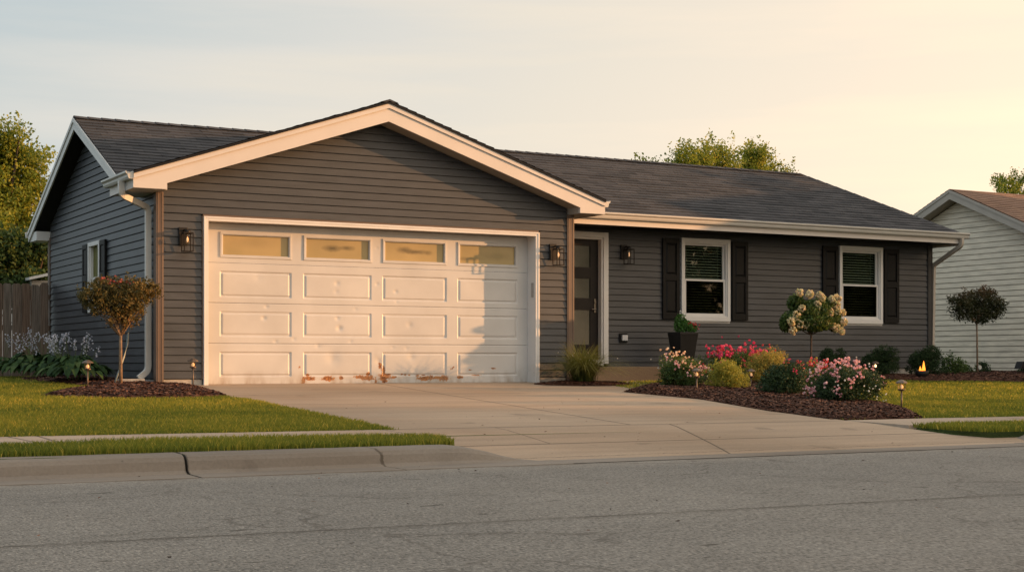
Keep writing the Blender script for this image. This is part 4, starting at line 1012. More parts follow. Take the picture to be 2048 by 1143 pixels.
def foliage(name, blobs, n, size, m, parent, asp=.55, tintf=None, shell=.45, upbias=.3, sub=0, subr=.1, twig=0):
    tot = sum(b[1][0] * b[1][1] + b[1][0] * b[1][2] for b in blobs); pts = []; tn = []
    for c, r in blobs:
        k = max(6, int(n * (r[0] * r[1] + r[0] * r[2]) / tot))
        if twig:    # leaves strung along outward and upward twigs, so the outline is spiky and broken
            s_ = blob_points(max(3, k // sub), c, r, shell); ax = (s_ - np.array(c)) / np.array(r); ax[:, 2] = np.abs(ax[:, 2]) * .6 + .75; ax += RS.normal(size=ax.shape) * .35; ax /= np.linalg.norm(ax, axis=1)[:, None]
            t_ = RS.rand(len(s_) * sub) ** .8; p = np.repeat(s_, sub, 0) + np.repeat(ax * twig * RS.uniform(.5, 1.2, (len(s_), 1)), sub, 0) * t_[:, None] + RS.normal(size=(len(s_) * sub, 3)) * (subr * (1.1 - .6 * t_))[:, None]
            tb = np.repeat(RS.rand(len(s_)), sub)
        elif sub:     # leaves gathered on small sprigs so gaps show
            s_ = blob_points(max(3, k // sub), c, r, shell); p = np.repeat(s_, sub, 0) + RS.normal(size=(len(s_) * sub, 3)) * subr * np.array([.8, .8, 1])
            tb = np.repeat(RS.rand(len(s_)), sub)
        else: p = blob_points(k, c, r, shell); tb = RS.rand(len(p))
        pts.append(p); tn.append(tb * .5 + RS.rand(len(p)) * .5)
    p = np.concatenate(pts); t = np.concatenate(tn)
    if tintf is not None: t = tintf(p, t)
    return npmesh(name, leaf_verts(p, size, asp, upbias), quads(len(p)), m, parent, tint=np.repeat(np.clip(t, 0, 1), 4))
def flower_heads(name, centers, rad, m, parent, per=9, petal=.5, tint=None):
    """clusters of petals"""
    c = np.asarray(centers); n = len(c); rr = rad * RS.uniform(.7, 1.25, n)
    v = RS.normal(size=(n, per, 3)); v /= np.linalg.norm(v, axis=2)[:, :, None]
    p = (c[:, None, :] + v * rr[:, None, None] * .62).reshape(-1, 3)
    nr = v.reshape(-1, 3); e = RS.normal(size=nr.shape); a = np.cross(nr, e); a /= np.linalg.norm(a, axis=1)[:, None]; b_ = np.cross(nr, a)
    s_ = np.repeat(rr, per)[:, None] * petal
    q = np.stack([p - a * s_, p + b_ * s_ - nr * s_ * .3, p + a * s_, p - b_ * s_ - nr * s_ * .3], 1).reshape(-1, 3)
    t = np.repeat(RS.rand(n), per) * .6 + RS.rand(n * per) * .4
    return npmesh(name, q, quads(n * per), m, parent, tint=np.repeat(t, 4))
def top_points(n, c, r, ymin=-1.0, zmin=.1):
    o = []
    while len(o) < n:
        v = RS.normal(size=3); v /= np.linalg.norm(v)
        if v[2] < zmin or v[1] > .75: continue
        o.append(np.array(c) + v * np.array(r))
    return np.array(o)

LG = leaf_mat('leaves_green', [(.020, .040, .012), (.040, .075, .018), (.070, .11, .025), (.12, .15, .035)], .35)
LD = leaf_mat('leaves_dark', [(.010, .022, .010), (.020, .042, .016), (.035, .065, .020), (.055, .085, .028)], .25)
LY = leaf_mat('leaves_yellow', [(.12, .14, .02), (.24, .24, .035), (.38, .34, .06), (.46, .30, .07)], .4)
LO = leaf_mat('leaves_orange', [(.07, .10, .025), (.20, .20, .04), (.40, .30, .06), (.42, .15, .05)], .4)
LT = leaf_mat('leaves_tree', [(.06, .10, .018), (.13, .18, .025), (.25, .27, .035), (.40, .36, .06)], .5)
LR = leaf_mat('leaves_red_tip', [(.04, .045, .018), (.085, .075, .024), (.18, .12, .035), (.30, .13, .06)], .35)
LRR = leaf_mat('leaves_dark_red', [(.018, .024, .010), (.036, .042, .014), (.09, .055, .026), (.20, .07, .045)], .3)
PINK = leaf_mat('petals_pink', [(.55, .22, .26), (.75, .40, .42), (.85, .62, .60)], .3)
PEACH = leaf_mat('petals_peach', [(.65, .35, .25), (.80, .58, .40), (.88, .78, .62)], .3)
WHITE = leaf_mat('petals_white', [(.60, .60, .58), (.80, .79, .76)], .3)
RED = leaf_mat('petals_red', [(.35, .02, .03), (.60, .05, .06), (.75, .14, .14)], .3)
CRIM = leaf_mat('petals_crimson', [(.42, .02, .07), (.68, .05, .14), (.80, .16, .24)], .3)
HYD = leaf_mat('hydrangea_cream', [(.36, .40, .16), (.62, .54, .32), (.78, .58, .44)], .3)
LILAC = leaf_mat('petals_pale_lilac', [(.36, .36, .42), (.52, .52, .58), (.66, .66, .70)], .3)

def stems(root, n, w_, h, m='stem', r_=.006, name='stems'):
    b = MB()
    for i in range(n):
        a = random.uniform(0, 6.28); d = random.uniform(.2, 1) * w_
        b.tube([(0.02 * math.cos(a), .02 * math.sin(a), -.05), (d * .45 * math.cos(a), d * .45 * math.sin(a), h * .45), (d * math.cos(a), d * math.sin(a), h * random.uniform(.75, 1))], [r_, r_ * .8, r_ * .4], 5)
    b.build(name, M[m], root)
def bush(name, loc, label, cat, lm, rx, h, n, size, flowers=(), tintf=None, rough=.25, group=None, asp=.55, shell=.45, twigk=.16):
    root = empty(name, loc, label, cat, group)
    rnd = random.Random(int(loc[0] * 100 + loc[1] * 10)); blobs = []
    for i in range(13):
        a = rnd.uniform(0, 6.28); q = rnd.uniform(.15, .72); z = h * rnd.uniform(.30, .80) * (1 - .22 * q)
        blobs.append(((rx * q * math.cos(a), rx * q * math.sin(a) * .8, z), (rx * rnd.uniform(.28, .44), rx * rnd.uniform(.28, .42), h * rnd.uniform(.18, .28))))
    blobs.append(((0, 0, h * .4), (rx * .8, rx * .7, h * .38))); blobs.append(((0, 0, h * .20), (rx * .88, rx * .78, h * .20)))
    foliage('foliage', blobs, int(n * 1.3), size * .9, lm, root, asp, tintf, shell, .3, 10, size * .8, h * twigk)
    stems(root, 14, rx * .7, h * .8)
    for (nm, m, k, rad, zmin, spread) in flowers:
        # flower trusses sit just outside the leaf blobs, gathered in groups
        g = top_points(max(2, k // 5), (0, 0, h * .42), (rx * .95, rx * .9, h * .60), zmin=zmin)
        c = np.repeat(g, 5, 0) + RS.normal(size=(len(g) * 5, 3)) * spread
        flower_heads(nm, c, rad, m, root)
    return root

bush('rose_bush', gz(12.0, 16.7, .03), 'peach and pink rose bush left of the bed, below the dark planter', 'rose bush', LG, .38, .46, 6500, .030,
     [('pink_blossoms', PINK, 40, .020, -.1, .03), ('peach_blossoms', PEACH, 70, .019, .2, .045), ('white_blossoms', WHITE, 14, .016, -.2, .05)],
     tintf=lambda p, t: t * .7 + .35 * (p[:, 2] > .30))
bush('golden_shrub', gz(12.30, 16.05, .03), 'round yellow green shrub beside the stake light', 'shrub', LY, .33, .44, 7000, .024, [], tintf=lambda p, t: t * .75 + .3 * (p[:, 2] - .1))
bush('red_flower_shrub', gz(13.85, 17.95, .05), 'wide dark shrub topped with crimson flowers below the left wing window', 'flowering shrub', LG, .64, .50, 8200, .032,
     [('crimson_blossoms', CRIM, 150, .030, .55, .060), ('red_blossoms', RED, 30, .022, -.1, .05)])
bush('orange_shrub', gz(13.75, 17.0, .05), 'olive gold shrub with orange tints in the middle of the flower bed', 'shrub', LO, .40, .54, 8000, .026,
     [('red_blossoms', RED, 30, .020, 0, .04)], tintf=lambda p, t: t * .7 + .15)
bush('orange_flower_shrub', gz(13.55, 15.9, .05), 'low shrub with red and orange flowers behind the dark green shrub', 'flowering shrub', LG, .36, .38, 3600, .028,
     [('red_blossoms', RED, 80, .022, .1, .035), ('orange_blossoms', LO, 50, .022, .1, .04)])
bush('dark_shrub', gz(12.08, 14.70, .03), 'dark green rounded shrub just left of the big pink rose bush', 'shrub', LD, .35, .46, 8500, .030, [('pink_blossom', CRIM, 5, .014, -.2, .02)])
bush('rose_bush', gz(11.78, 13.2, .03), 'large dark leaved rose bush with pale pink clusters at the front of the bed', 'rose bush', LD, .49, .49, 14000, .028,
     [('pink_blossoms', PINK, 170, .020, -.25, .024), ('white_blossoms', WHITE, 40, .013, -.4, .06), ('peach_blossoms', PINK, 70, .019, .1, .02)])
# boxwoods
LBX = leaf_mat('leaves_boxwood', [(.006, .016, .006), (.014, .030, .010), (.026, .050, .014), (.04, .07, .02)], .15, .8)
bx = [(17.35, 19.75, .25, .50), (18.38, 19.7, .40, .54), (19.42, 19.65, .42, .56)]
bl = ['small dark boxwood directly below the right wing window', 'round dark boxwood behind the lit stake light', 'largest dark boxwood at the right corner of the house']
for (x, y, r_, h), l in zip(bx, bl):
    bush('boxwood', gz(x, y, .05), l, 'shrub', LBX, r_, h, 12000, .026, group='boxwoods along the wing wall', shell=.7, twigk=.05)
bush('weed_plant', gz(20.35, 19.9, .05), 'straggly tall green perennial between the corner boxwood and the neighbouring wall', 'plant', LG, .24, .42, 900, .05)
bush('low_plant', gz(21.2, 20.6, .05), 'low sprawling green plant left of the dark round headed tree', 'plant', LG, .30, .16, 700, .045)
bush('low_plant', gz(21.9, 20.7, .05), 'small upright plant right beside the thin tree trunk', 'plant', LD, .18, .22, 500, .04)
bush('low_plant', gz(22.9, 20.4, .05), 'low green plant beneath the dark landscape light', 'plant', LD, .30, .18, 900, .04)

# ornamental grass
LOG = leaf_mat('blades_olive', [(.04, .06, .015), (.09, .11, .025), (.20, .19, .05), (.36, .30, .10)], .4)
def grass_clump():
    root = empty('ornamental_grass', gz(11.52, 18.45, .06), 'clump of arching ornamental grass at the garage corner post', 'ornamental grass')
    V, F, T = [], [], []; n = 1500
    for i in range(n):
        a = RS.uniform(0, 6.28); L_ = RS.uniform(.42, .84); out_ = RS.uniform(.35, 1.25); b0 = np.array([RS.normal() * .06, RS.normal() * .06, 0])
        dv = np.array([math.cos(a), math.sin(a), 0]); sd = np.array([-math.sin(a), math.cos(a), 0]); k = 5; w_ = RS.uniform(.003, .006); s0 = len(V)
        for j in range(k + 1):
            t = j / k; p = b0 + dv * L_ * out_ * (.62 * t + .55 * t * t) + np.array([0, 0, L_ * (1.15 * t - (.10 + .80 * out_) * t * t)]); ww = w_ * (1 - t * .9)
            V.append(p - sd * ww); V.append(p + sd * ww); tt = RS.rand() * .3 + .5 * t; T += [tt, tt]
        for j in range(k): q = s0 + 2 * j; F.append((q, q + 1, q + 3, q + 2))
    npmesh('blades', np.array(V), np.array(F), LOG, root, tint=np.array(T))
    V2 = []; 
    flower_heads('pale_blossoms', np.array([(RS.normal() * .2, RS.normal() * .2, RS.uniform(.28, .42)) for _ in range(16)]), .010, WHITE, root, 5)
grass_clump()

# hosta clumps with pale flower spikes
def hosta(loc, label, nleaf, rad, nsp, sc=1.0):
    root = empty('hosta', loc, label, 'plant', 'hostas along the side wall')
    V, F, T = [], [], []
    for i in range(nleaf):
        a = RS.uniform(0, 6.28); r0 = rad * RS.uniform(.1, .75); L_ = .155 * sc * RS.uniform(.6, 1.3); b0 = np.array([r0 * math.cos(a), r0 * math.sin(a), .10 + .26 * (1 - r0 / rad) * RS.uniform(.6, 1.1)]) * [1, 1, sc]
        dv = np.array([math.cos(a), math.sin(a), 0]); sd = np.array([-math.sin(a), math.cos(a), 0]); s0 = len(V); k = 5
        for j in range(k + 1):
            t = j / k; ww = L_ * .26 * math.sin(math.pi * (t * .93 + .05)); p = b0 + dv * L_ * t + np.array([0, 0, L_ * (.35 * t - .85 * t * t)])
            V += [p - sd * ww + [0, 0, ww * .35], p, p + sd * ww + [0, 0, ww * .35]]; tt = RS.rand() * .2 + (i % 7) / 9; T += [tt] * 3
        for j in range(k): q = s0 + 3 * j; F += [(q, q + 1, q + 4, q + 3), (q + 1, q + 2, q + 5, q + 4)]
    npmesh('leaves', np.array(V), np.array(F), LD2, root, tint=np.array(T), smooth=True)
    b = MB(); cs = []
    for i in range(nsp):
        a = RS.uniform(0, 6.28); d = rad * RS.uniform(.1, .9); hgt = RS.uniform(.42, .68) * sc
        tip = np.array([d * math.cos(a) * 1.1, d * math.sin(a) * 1.1, hgt]); b.tube([(d * .3 * math.cos(a), d * .3 * math.sin(a), .05), tuple(tip * [.8, .8, .7]), tuple(tip)], [.004, .003, .002], 4)
        for j in range(10): cs.append(tip + np.array([RS.normal() * .022, RS.normal() * .022, -.013 * j + .02]))
    b.build('flower_stalks', M['stem'], root)
    flower_heads('pale_blossoms', np.array(cs), .013, LILAC, root, 5, .8)
LD2 = leaf_mat('hosta_leaves', [(.010, .028, .008), (.022, .052, .014), (.045, .085, .022), (.12, .15, .06)], .3, .8)
hosta((4.62, 19.75, H(4.6, 19.7) + .02), 'hosta clump with pale flower spikes nearest the small tree', 330, .48, 12)
hosta((4.72, 21.2, H(4.6, 21) + .02), 'hosta clump with pale flower spikes in the middle of the side bed', 340, .55, 16)
hosta((4.62, 22.7, H(4.6, 22.5) + .02), 'hosta clump with tall pale flower spikes next to the fence', 260, .50, 14, 1.05)
hosta((4.5, 24.1, H(4.4, 24) + .02), 'sparse hosta clump at the foot of the wooden fence', 70, .36, 5, .95)
# hose guide / pale bent pipe in the side bed
b = MB(); b.tube([(0, 0, 0), (.06, .02, .16), (.13, .05, .33), (.17, .06, .48), (.18, .06, .62), (.20, .06, .66)], .011, 8)
root = b.build('garden_hose', mat('pale_hose', (.20, .23, .22), .5, .4), smooth=True); root.location = gz(4.92, 18.95, .05)
tagged(root, 'pale grey green hose standing up against the side wall siding', 'hose')
b = MB(); b.prism([(0, 0, 0), (.32, -.05, 0), (.34, .10, 0), (.02, .14, 0)], (0, 0, .03)); sb = b.build('splash_block', M['found']); sb.location = gz(5.02, 19.15, .065); tagged(sb, 'concrete splash block under the white downspout', 'splash block')

# planter
def planter():
    root = empty('planter', (14.72, 19.98, .49), 'dark square tapered planter on the concrete step below the left wing window', 'planter')
    root.location = (14.16, 19.66, .642); root.scale = (1.22, 1.2, 1.22)
    b = MB(); prof = [(.135, 0), (.200, .40), (.206, .42), (.206, .445), (.188, .445), (.180, .40)]
    b.lathe([(r_ * 1.0, z) for r_, z in prof], seg=4)
    b.f.append((0, 3, 2, 1)); pt = b.build('pot', M['pot'], root, bevel=.006)
    MB().lathe([(.183, .40), (0.001, .42)], seg=4).build('soil', M['mulch'], root)
    foliage('foliage', [((0, 0, .52), (.13, .13, .10)), ((-.04, 0, .60), (.08, .08, .10)), ((.10, -.05, .50), (.08, .08, .06))], 1300, .032, LG2, root)
    flower_heads('red_blossoms', np.array([(.12 + RS.normal() * .03, -.08 + RS.normal() * .04, .54 + RS.normal() * .025) for _ in range(26)]), .015, RED, root)
    flower_heads('white_blossoms', np.array([(RS.normal() * .06, -.06 + RS.normal() * .04, .63 + RS.normal() * .05) for _ in range(9)]), .013, WHITE, root)
LG2 = leaf_mat('leaves_fresh', [(.035, .09, .02), (.06, .15, .03), (.10, .22, .05)], .35)
planter()
pl_ = [o for o in C.objects if o.name.startswith('planter')][0]

# ------------------------------------------------------------------ small standard trees
def std_tree(name, loc, label, cat, h, lm, blobs, n, size, trunk_r, tm='trunk', lean=(0, 0), branch_to=None, sub=0, subr=.05, tintf=None, upb=.3, crownname='crown', twig=0):
    root = empty(name, loc, label, cat); b = MB()
    b.tube([(0, 0, -.08), (lean[0] * .5, lean[1] * .5, h * .5), (lean[0], lean[1], h)], [trunk_r * 1.25, trunk_r, trunk_r * .85], 10); b.build('trunk', M[tm], root, smooth=True)
    bb = MB(); r2 = random.Random(5)
    for (c, r_) in blobs:
        for q in range(2):
            e = Vector(c) + Vector((r2.uniform(-.5, .5) * r_[0], r2.uniform(-.5, .5) * r_[1], r2.uniform(-.2, .5) * r_[2])); s_ = Vector((lean[0], lean[1], h - .01)); m_ = s_.lerp(e, .5) + Vector((0, 0, .04))
            bb.tube([s_, s_.lerp(m_, .5) + Vector((0, 0, -.01)), m_, e], [trunk_r * .6, trunk_r * .45, trunk_r * .3, trunk_r * .12], 5)
    bb.build('branches', M[tm], root, smooth=True)
    foliage(crownname, blobs, n, size, lm, root, .5, tintf, .35, upb, sub, subr, twig)
    return root
# left tree, flaring crown with red tips
LTB = [((-.28, 0, 1.08), (.16, .16, .13)), ((-.10, .05, 1.14), (.18, .16, .14)), ((.12, -.05, 1.14), (.17, .17, .14)), ((.28, 0, 1.10), (.14, .14, .14)), ((-.20, 0, .95), (.16, .14, .14)), ((0, 0, .97), (.20, .18, .16)),
       ((.20, 0, .95), (.15, .15, .15)), ((-.06, 0, .80), (.10, .10, .14)), ((.08, 0, .80), (.11, .10, .14)), ((-.34, 0, .99), (.08, .1, .09)), ((.36, .02, 1.12), (.07, .08, .08))]
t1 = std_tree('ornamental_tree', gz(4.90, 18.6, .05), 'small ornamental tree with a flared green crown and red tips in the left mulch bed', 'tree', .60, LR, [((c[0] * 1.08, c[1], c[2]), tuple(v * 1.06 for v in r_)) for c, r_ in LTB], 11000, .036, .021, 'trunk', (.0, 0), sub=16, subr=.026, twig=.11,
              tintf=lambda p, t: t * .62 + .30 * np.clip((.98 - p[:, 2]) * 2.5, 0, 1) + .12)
rt = np.array([(RS.choice([-.16, -.05, .10]) + RS.normal() * .05, RS.normal() * .06, 1.26 + RS.normal() * .03) for _ in range(34)])
flower_heads('red_leaves', rt, .020, leaf_mat('red_new_growth', [(.30, .05, .04), (.45, .12, .09)], .3), t1, 6, .7)
# hydrangea standard
HB = [((-.32, 0, .92), (.17, .16, .14)), ((-.10, 0, 1.05), (.20, .18, .16)), ((.12, 0, 1.08), (.20, .18, .17)), ((.32, 0, .98), (.17, .16, .16)), ((-.22, .05, 1.20), (.12, .12, .12)), ((.26, 0, 1.18), (.14, .14, .10)), ((.02, -.05, .92), (.28, .2, .13)), ((.44, 0, .88), (.09, .1, .10)), ((-.44, 0, .86), (.08, .1, .09))]
t2 = std_tree('hydrangea_tree', gz(15.2, 17.8, .05), 'hydrangea trained as a small tree with cream and peach flower heads', 'tree', .73, LG, [((c[0] * 1.08, c[1], c[2]), tuple(v * 1.2 for v in r_)) for c, r_ in HB], 13000, .05, .016, 'trunk_dark', (.01, 0))
hd = [(-.30, 1.37), (-.12, 1.35), (.06, 1.34), (.10, 1.30), (.28, 1.28), (.36, 1.20), (.38, 1.30), (-.26, 1.13), (.02, 1.19), (.38, 1.10), (.48, 1.08), (.24, 1.08), (-.45, .93), (-.30, .90), (-.20, .90), (-.05, .90), (.12, .98), (.20, .92), (.30, .88), (.36, .85), (.46, .80), (.50, .94), (-.42, .80), (-.36, 1.02)]
P3 = []; 
for (x, z) in hd:
    q0 = RS.uniform(.045, .068)
    for k in range(60):
        v = RS.normal(size=3); v /= np.linalg.norm(v); v *= RS.uniform(.75, 1); P3.append((x * 1.08 + v[0] * q0, -.13 + v[1] * q0, z - .02 + v[2] * q0 * 1.05))
flower_heads('cream_blossoms', np.array(P3), .017, HYD, t2, 5, .85)
# dark red round headed tree by the neighbour
NB = [((-.36, 0, 1.30), (.20, .18, .20)), ((-.15, 0, 1.42), (.22, .2, .20)), ((.10, 0, 1.42), (.24, .2, .22)), ((.34, 0, 1.32), (.18, .18, .20)), ((-.26, 0, 1.12), (.18, .16, .14)), ((0, 0, 1.12), (.20, .18, .18)), ((.24, 0, 1.12), (.20, .18, .14)), ((.0, 0, .98), (.09, .09, .10)), ((.44, 0, 1.24), (.10, .1, .12)), ((.16, 0, 1.58), (.10, .1, .08))]
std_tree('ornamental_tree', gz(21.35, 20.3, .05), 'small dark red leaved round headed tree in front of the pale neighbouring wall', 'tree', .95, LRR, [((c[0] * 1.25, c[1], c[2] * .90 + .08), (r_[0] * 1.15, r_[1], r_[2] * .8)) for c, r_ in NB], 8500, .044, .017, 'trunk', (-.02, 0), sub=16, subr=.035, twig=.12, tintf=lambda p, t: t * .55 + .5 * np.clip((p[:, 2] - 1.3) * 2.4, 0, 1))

# flame bowl and landscape light in the far bed
fb = empty('fire_bowl', (18.72, 19.05, H(18.7, 19) + .04), 'small black bowl with an orange flame in front of the corner boxwood', 'fire bowl')
MB().lathe([(.001, -.02), (.06, .0), (.105, .06), (.115, .13), (.108, .13), (.09, .07), (.001, .05)], seg=18).build('bowl', M['dark_metal'], fb, smooth=True)
b = MB()
for (x, hgt, w_, ln) in ((-.06, .15, .028, -.02), (.01, .24, .032, -.03), (.055, .19, .030, .02), (-.02, .12, .03, .01), (.03, .10, .035, 0)):
    b.lathe([(.001, .06), (w_, .06 + hgt * .25), (w_ * .9, .06 + hgt * .45), (w_ * .4, .06 + hgt * .8), (.001, .06 + hgt)], (x, ln, 0), 8)
b.build('flame', M['flame'], fb, smooth=True)
ll = empty('landscape_light', (22.35, 20.0, H(22.3, 20) + .03), 'dark low landscape light box near the base of the neighbouring wall', 'landscape light')
MB().prism([(-.20, 0, .13), (.17, 0, .13), (.22, 0, .24), (.17, 0, .27), (-.13, 0, .27)], (0, .16, 0)).build('hood', M['dark_metal'], ll, bevel=.01)
MB().tube([(0, .08, -.05), (0, .08, .14)], .03, 10).build('post', M['dark_metal'], ll)
ro = empty('round_marker', (21.2, 20.1, H(21.2, 20) + .02), 'small round pale disc on a thin stake left of the thin tree trunk', 'garden ornament')
MB().tube([(0, 0, 0), (0, 0, .14)], .004, 6).build('stake', M['dark_metal'], ro)
MB().tube([(0, -.006, .17), (0, .006, .17)], .042, 18).build('disc', mat('pale_disc', (.40, .40, .36), .5), ro)

# ------------------------------------------------------------------ fence
fn = empty('wooden_fence', (5.45, 25.05, .42), 'weathered grey brown board fence at the left rear corner of the house', 'fence')
def fence_mat():
    m = mat('weathered_boards', (.13, .095, .07), .9, .1); g = NG(m)
    a = g.noise(1, 5, .6, stretch=(60, 60, 2.2)); br = g.math('FRACT', g.math('MULTIPLY', g.math('FLOOR', g.math('MULTIPLY', g.sep.outputs['X'], 6.9)), .377))
    c = g.mix(g.rng(a, .3, .7), (.07, .058, .048), (.20, .17, .145)); c = g.mix(g.math('MULTIPLY', br, .7), c, g.mix(1.0, c, (1.0, .66, .48), 'MULTIPLY'))
    g.L.new(c, g.b.inputs['Base Color']); g.bump(a, .6, .006); return m
b = MB(); x = -.02; rr = random.Random(2)
while x > -9:
    w_ = .139; h = 1.55 + rr.uniform(-.012, .012); dy = rr.uniform(-.004, .004)
    b.prism([(x, dy, 0.02), (x - w_, dy, 0.02), (x - w_, dy, h - .03), (x - w_ + .025, dy, h), (x - .025, dy, h), (x, dy, h - .03)], (0, .018, 0)); x -= .145
b.build('boards', fence_mat(), fn)
b = MB()
for z in (.25, .8, 1.3): b.box(-9, 0, .025, .06, z, z + .085)
b.build('rails', fence_mat(), fn)
for i, xx in enumerate((-.02, -2.4, -4.8, -7.2)): MB().box(xx - .09, xx, .062, .15, -.1, 1.58).build('post', fence_mat(), fn)

# ------------------------------------------------------------------ neighbour
NO = (24, 23.3, .42)
nb_ = empty('neighbour_house', NO, 'pale beige sided house with a brown roof at the right edge of the picture', 'house')
siding('side_gable_wall', (24, 0, 0), (0, 1, 0), (-1, 0, 0), .47, 4.14, lambda z: (max(19.95, 23.3 - (4.15 - z) / .43), min(26.6, 23.3 + (4.15 - z) / .43)), [], M['nsiding'], nb_, rev=.1135, off=NO)
siding('rear_wall', (0, 26.65, 0), (1, 0, 0), (0, 1, 0), .47, 2.8, lambda z: (24.02, 36), [], M['nsiding'], nb_, off=NO)
siding('front_wall', (0, 19.95, 0), (1, 0, 0), (0, -1, 0), .47, 2.62, lambda z: (24.0, 36), [], M['nsiding'], nb_, rev=.1135, off=NO)
MB().box(24.01, 36, 19.97, 26.6, .2, .468).build('foundation', M['found'], nb_, off=NO)
MB().box(24.03, 35.9, 19.99, 26.57, .47, 2.6).build('inner_wall', M['black_in'], nb_, off=NO)
roof('front_roof', (23.68, 19.55, 2.757), (36.3, 19.55, 2.757), (23.68, 23.3, 4.37), (36.3, 23.3, 4.37), M['shingle_brown'], parent=nb_, off=NO)
roof('rear_roof', (36.3, 27.05, 2.757), (23.68, 27.05, 2.757), (36.3, 23.3, 4.37), (23.68, 23.3, 4.37), M['shingle_brown'], parent=nb_, off=NO)
for s_ in (-1, 1):
    top = Vector((23.68, 23.3, 4.345)); end = Vector((23.68, 23.3 + s_ * 3.75, 2.735)); h = .19
    MB().prism([top, end, end - Vector((0, 0, h)), top - Vector((0, 0, h))], (.025, 0, 0)).build('fascia_board', M['ntrim'], nb_, off=NO)
    MB().prism([top + Vector((-.016, 0, .01)), end + Vector((-.016, 0, .01)), end + Vector((-.016, 0, -.05)), top + Vector((-.016, 0, -.05))], (.015, 0, 0)).build('drip_strip', M['ntrim'], nb_, off=NO)
    MB().add([(23.706, 23.3, 4.17), (23.706, 23.3 + s_ * 3.75, 2.557), (24.03, 23.3 + s_ * 3.75, 2.557), (24.03, 23.3, 4.17)], [(0, 1, 2, 3)]).build('rake_soffit', M['soffit'], nb_, off=NO)
# its added forward garage, unseen at right: it keeps the low sun off the wing wall
siding('added_garage_side_wall', (24.6, 0, 0), (0, 1, 0), (-1, 0, 0), .47, 3.2, lambda z: (15.55, 19.9), [], M['nsiding'], nb_, rev=.1135, off=NO)
siding('added_garage_front_wall', (0, 15.5, 0), (1, 0, 0), (0, -1, 0), .47, 5.0, lambda z: (max(24.65, 28.5 - (5.1 - z) / .45), min(32.4, 28.5 + (5.1 - z) / .45)), [(25.6, 31.4, 0, 2.7)], M['nsiding'], nb_, rev=.1135, off=NO)
MB().box(25.6, 31.4, 15.62, 15.66, .42, 2.7).build('garage_door', M['white'], nb_, off=NO)
MB().box(24.65, 32.35, 15.7, 19.9, .2, 3.2).build('inner_wall', M['black_in'], nb_, off=NO)
roof('garage_roof', (24.3, 21.5, 3.25), (24.3, 15.2, 3.25), (28.5, 21.5, 5.15), (28.5, 15.2, 5.15), M['shingle_brown'], parent=nb_, off=NO)
roof('garage_roof', (32.7, 15.2, 3.25), (32.7, 21.5, 3.25), (28.5, 15.2, 5.15), (28.5, 21.5, 5.15), M['shingle_brown'], parent=nb_, off=NO)

# ------------------------------------------------------------------ background trees
def big_tree(name, loc, label, blobs, n, size, lm=None, trunk_h=2.5, tr=.16, sub=7, subr=.22, group=None, twig=0):
    root = empty(name, loc, label, 'tree', group); b = MB(); r2 = random.Random(int(loc[0] * 7))
    cx = sum(c[0] for c, _ in blobs) / len(blobs); cy = sum(c[1] for c, _ in blobs) / len(blobs); top = max(c[2] for c, _ in blobs)
    b.tube([(0, 0, -.3), (cx * .3, cy * .3, trunk_h * .6), (cx * .6, cy * .6, trunk_h), (cx, cy, top * .85)], [tr * 1.3, tr, tr * .8, tr * .25], 9)
    b.build('trunk', M['trunk_dark'], root, smooth=True)
    b = MB()
    for (c, r_) in blobs:
        s_ = Vector((cx * .6, cy * .6, trunk_h * r2.uniform(.8, 1.1))); e = Vector(c) + Vector((0, 0, r_[2] * .5)); m_ = s_.lerp(e, .5) + Vector((0, 0, -.1 * (e - s_).length))
        b.tube([s_, m_, e], [tr * .4, tr * .25, tr * .06], 5)
    b.build('branches', M['trunk_dark'], root, smooth=True)
    foliage('crown', blobs, n, size, lm or LT, root, .6, None, .2, .3, sub, subr, twig)
    return root
def px_blobs(L, Y, base, depth=.8):
    """crown lobes given as (px, py, rx_px, rz_px) at depth Y, made relative to base"""
    o = []
    for (px, py, rx, rz) in L:
        p = at(px, py, Y) ; f = p.x * ST + p.y * CT; s_ = f / FPX
        dy = random.uniform(-.6, .6) * depth
        o.append(((p.x - base[0], p.y + dy - base[1], p.z - base[2] - .34), (rx * s_ * .80, max(rx, rz) * s_ * depth, rz * s_ * .82)))
    return o
def gbase(x, y): return (x, y, H(x, y))
# behind the ridge
LGT = leaf_mat('leaves_dark_tree', [(.015, .035, .012), (.035, .065, .018), (.065, .10, .025), (.13, .15, .035)], .4)
bA = gbase(at(1400, 700, 34).x, 34)
big_tree('maple_tree', bA, 'bushy tree showing above the middle of the roof ridge', px_blobs(
    [(1312, 330, 14, 26), (1292, 325, 8, 18), (1345, 322, 16, 30), (1352, 300, 9, 20), (1378, 318, 18, 32), (1400, 308, 15, 34), (1425, 300, 12, 26), (1440, 322, 20, 32), (1447, 290, 9, 18), (1402, 284, 7, 14), (1420, 345, 40, 30), (1340, 350, 40, 28), (1462, 335, 16, 26), (1390, 380, 70, 40)], 34, bA), 24000, .08, sub=22, subr=.085, trunk_h=3, twig=.5)
bB = gbase(at(1510, 700, 35).x, 35)
big_tree('maple_tree', bB, 'loose branched tree above the roof ridge near its right end', px_blobs(
    [(1486, 305, 9, 20), (1497, 325, 14, 30), (1512, 300, 12, 24), (1524, 290, 7, 14), (1528, 325, 16, 26), (1545, 325, 10, 14), (1553, 338, 14, 14), (1500, 355, 30, 30), (1562, 332, 6, 10), (1530, 380, 50, 40)], 35, bB), 15000, .085, sub=22, subr=.085, trunk_h=3, twig=.5)
bC = gbase(at(2060, 700, 38).x, 38)
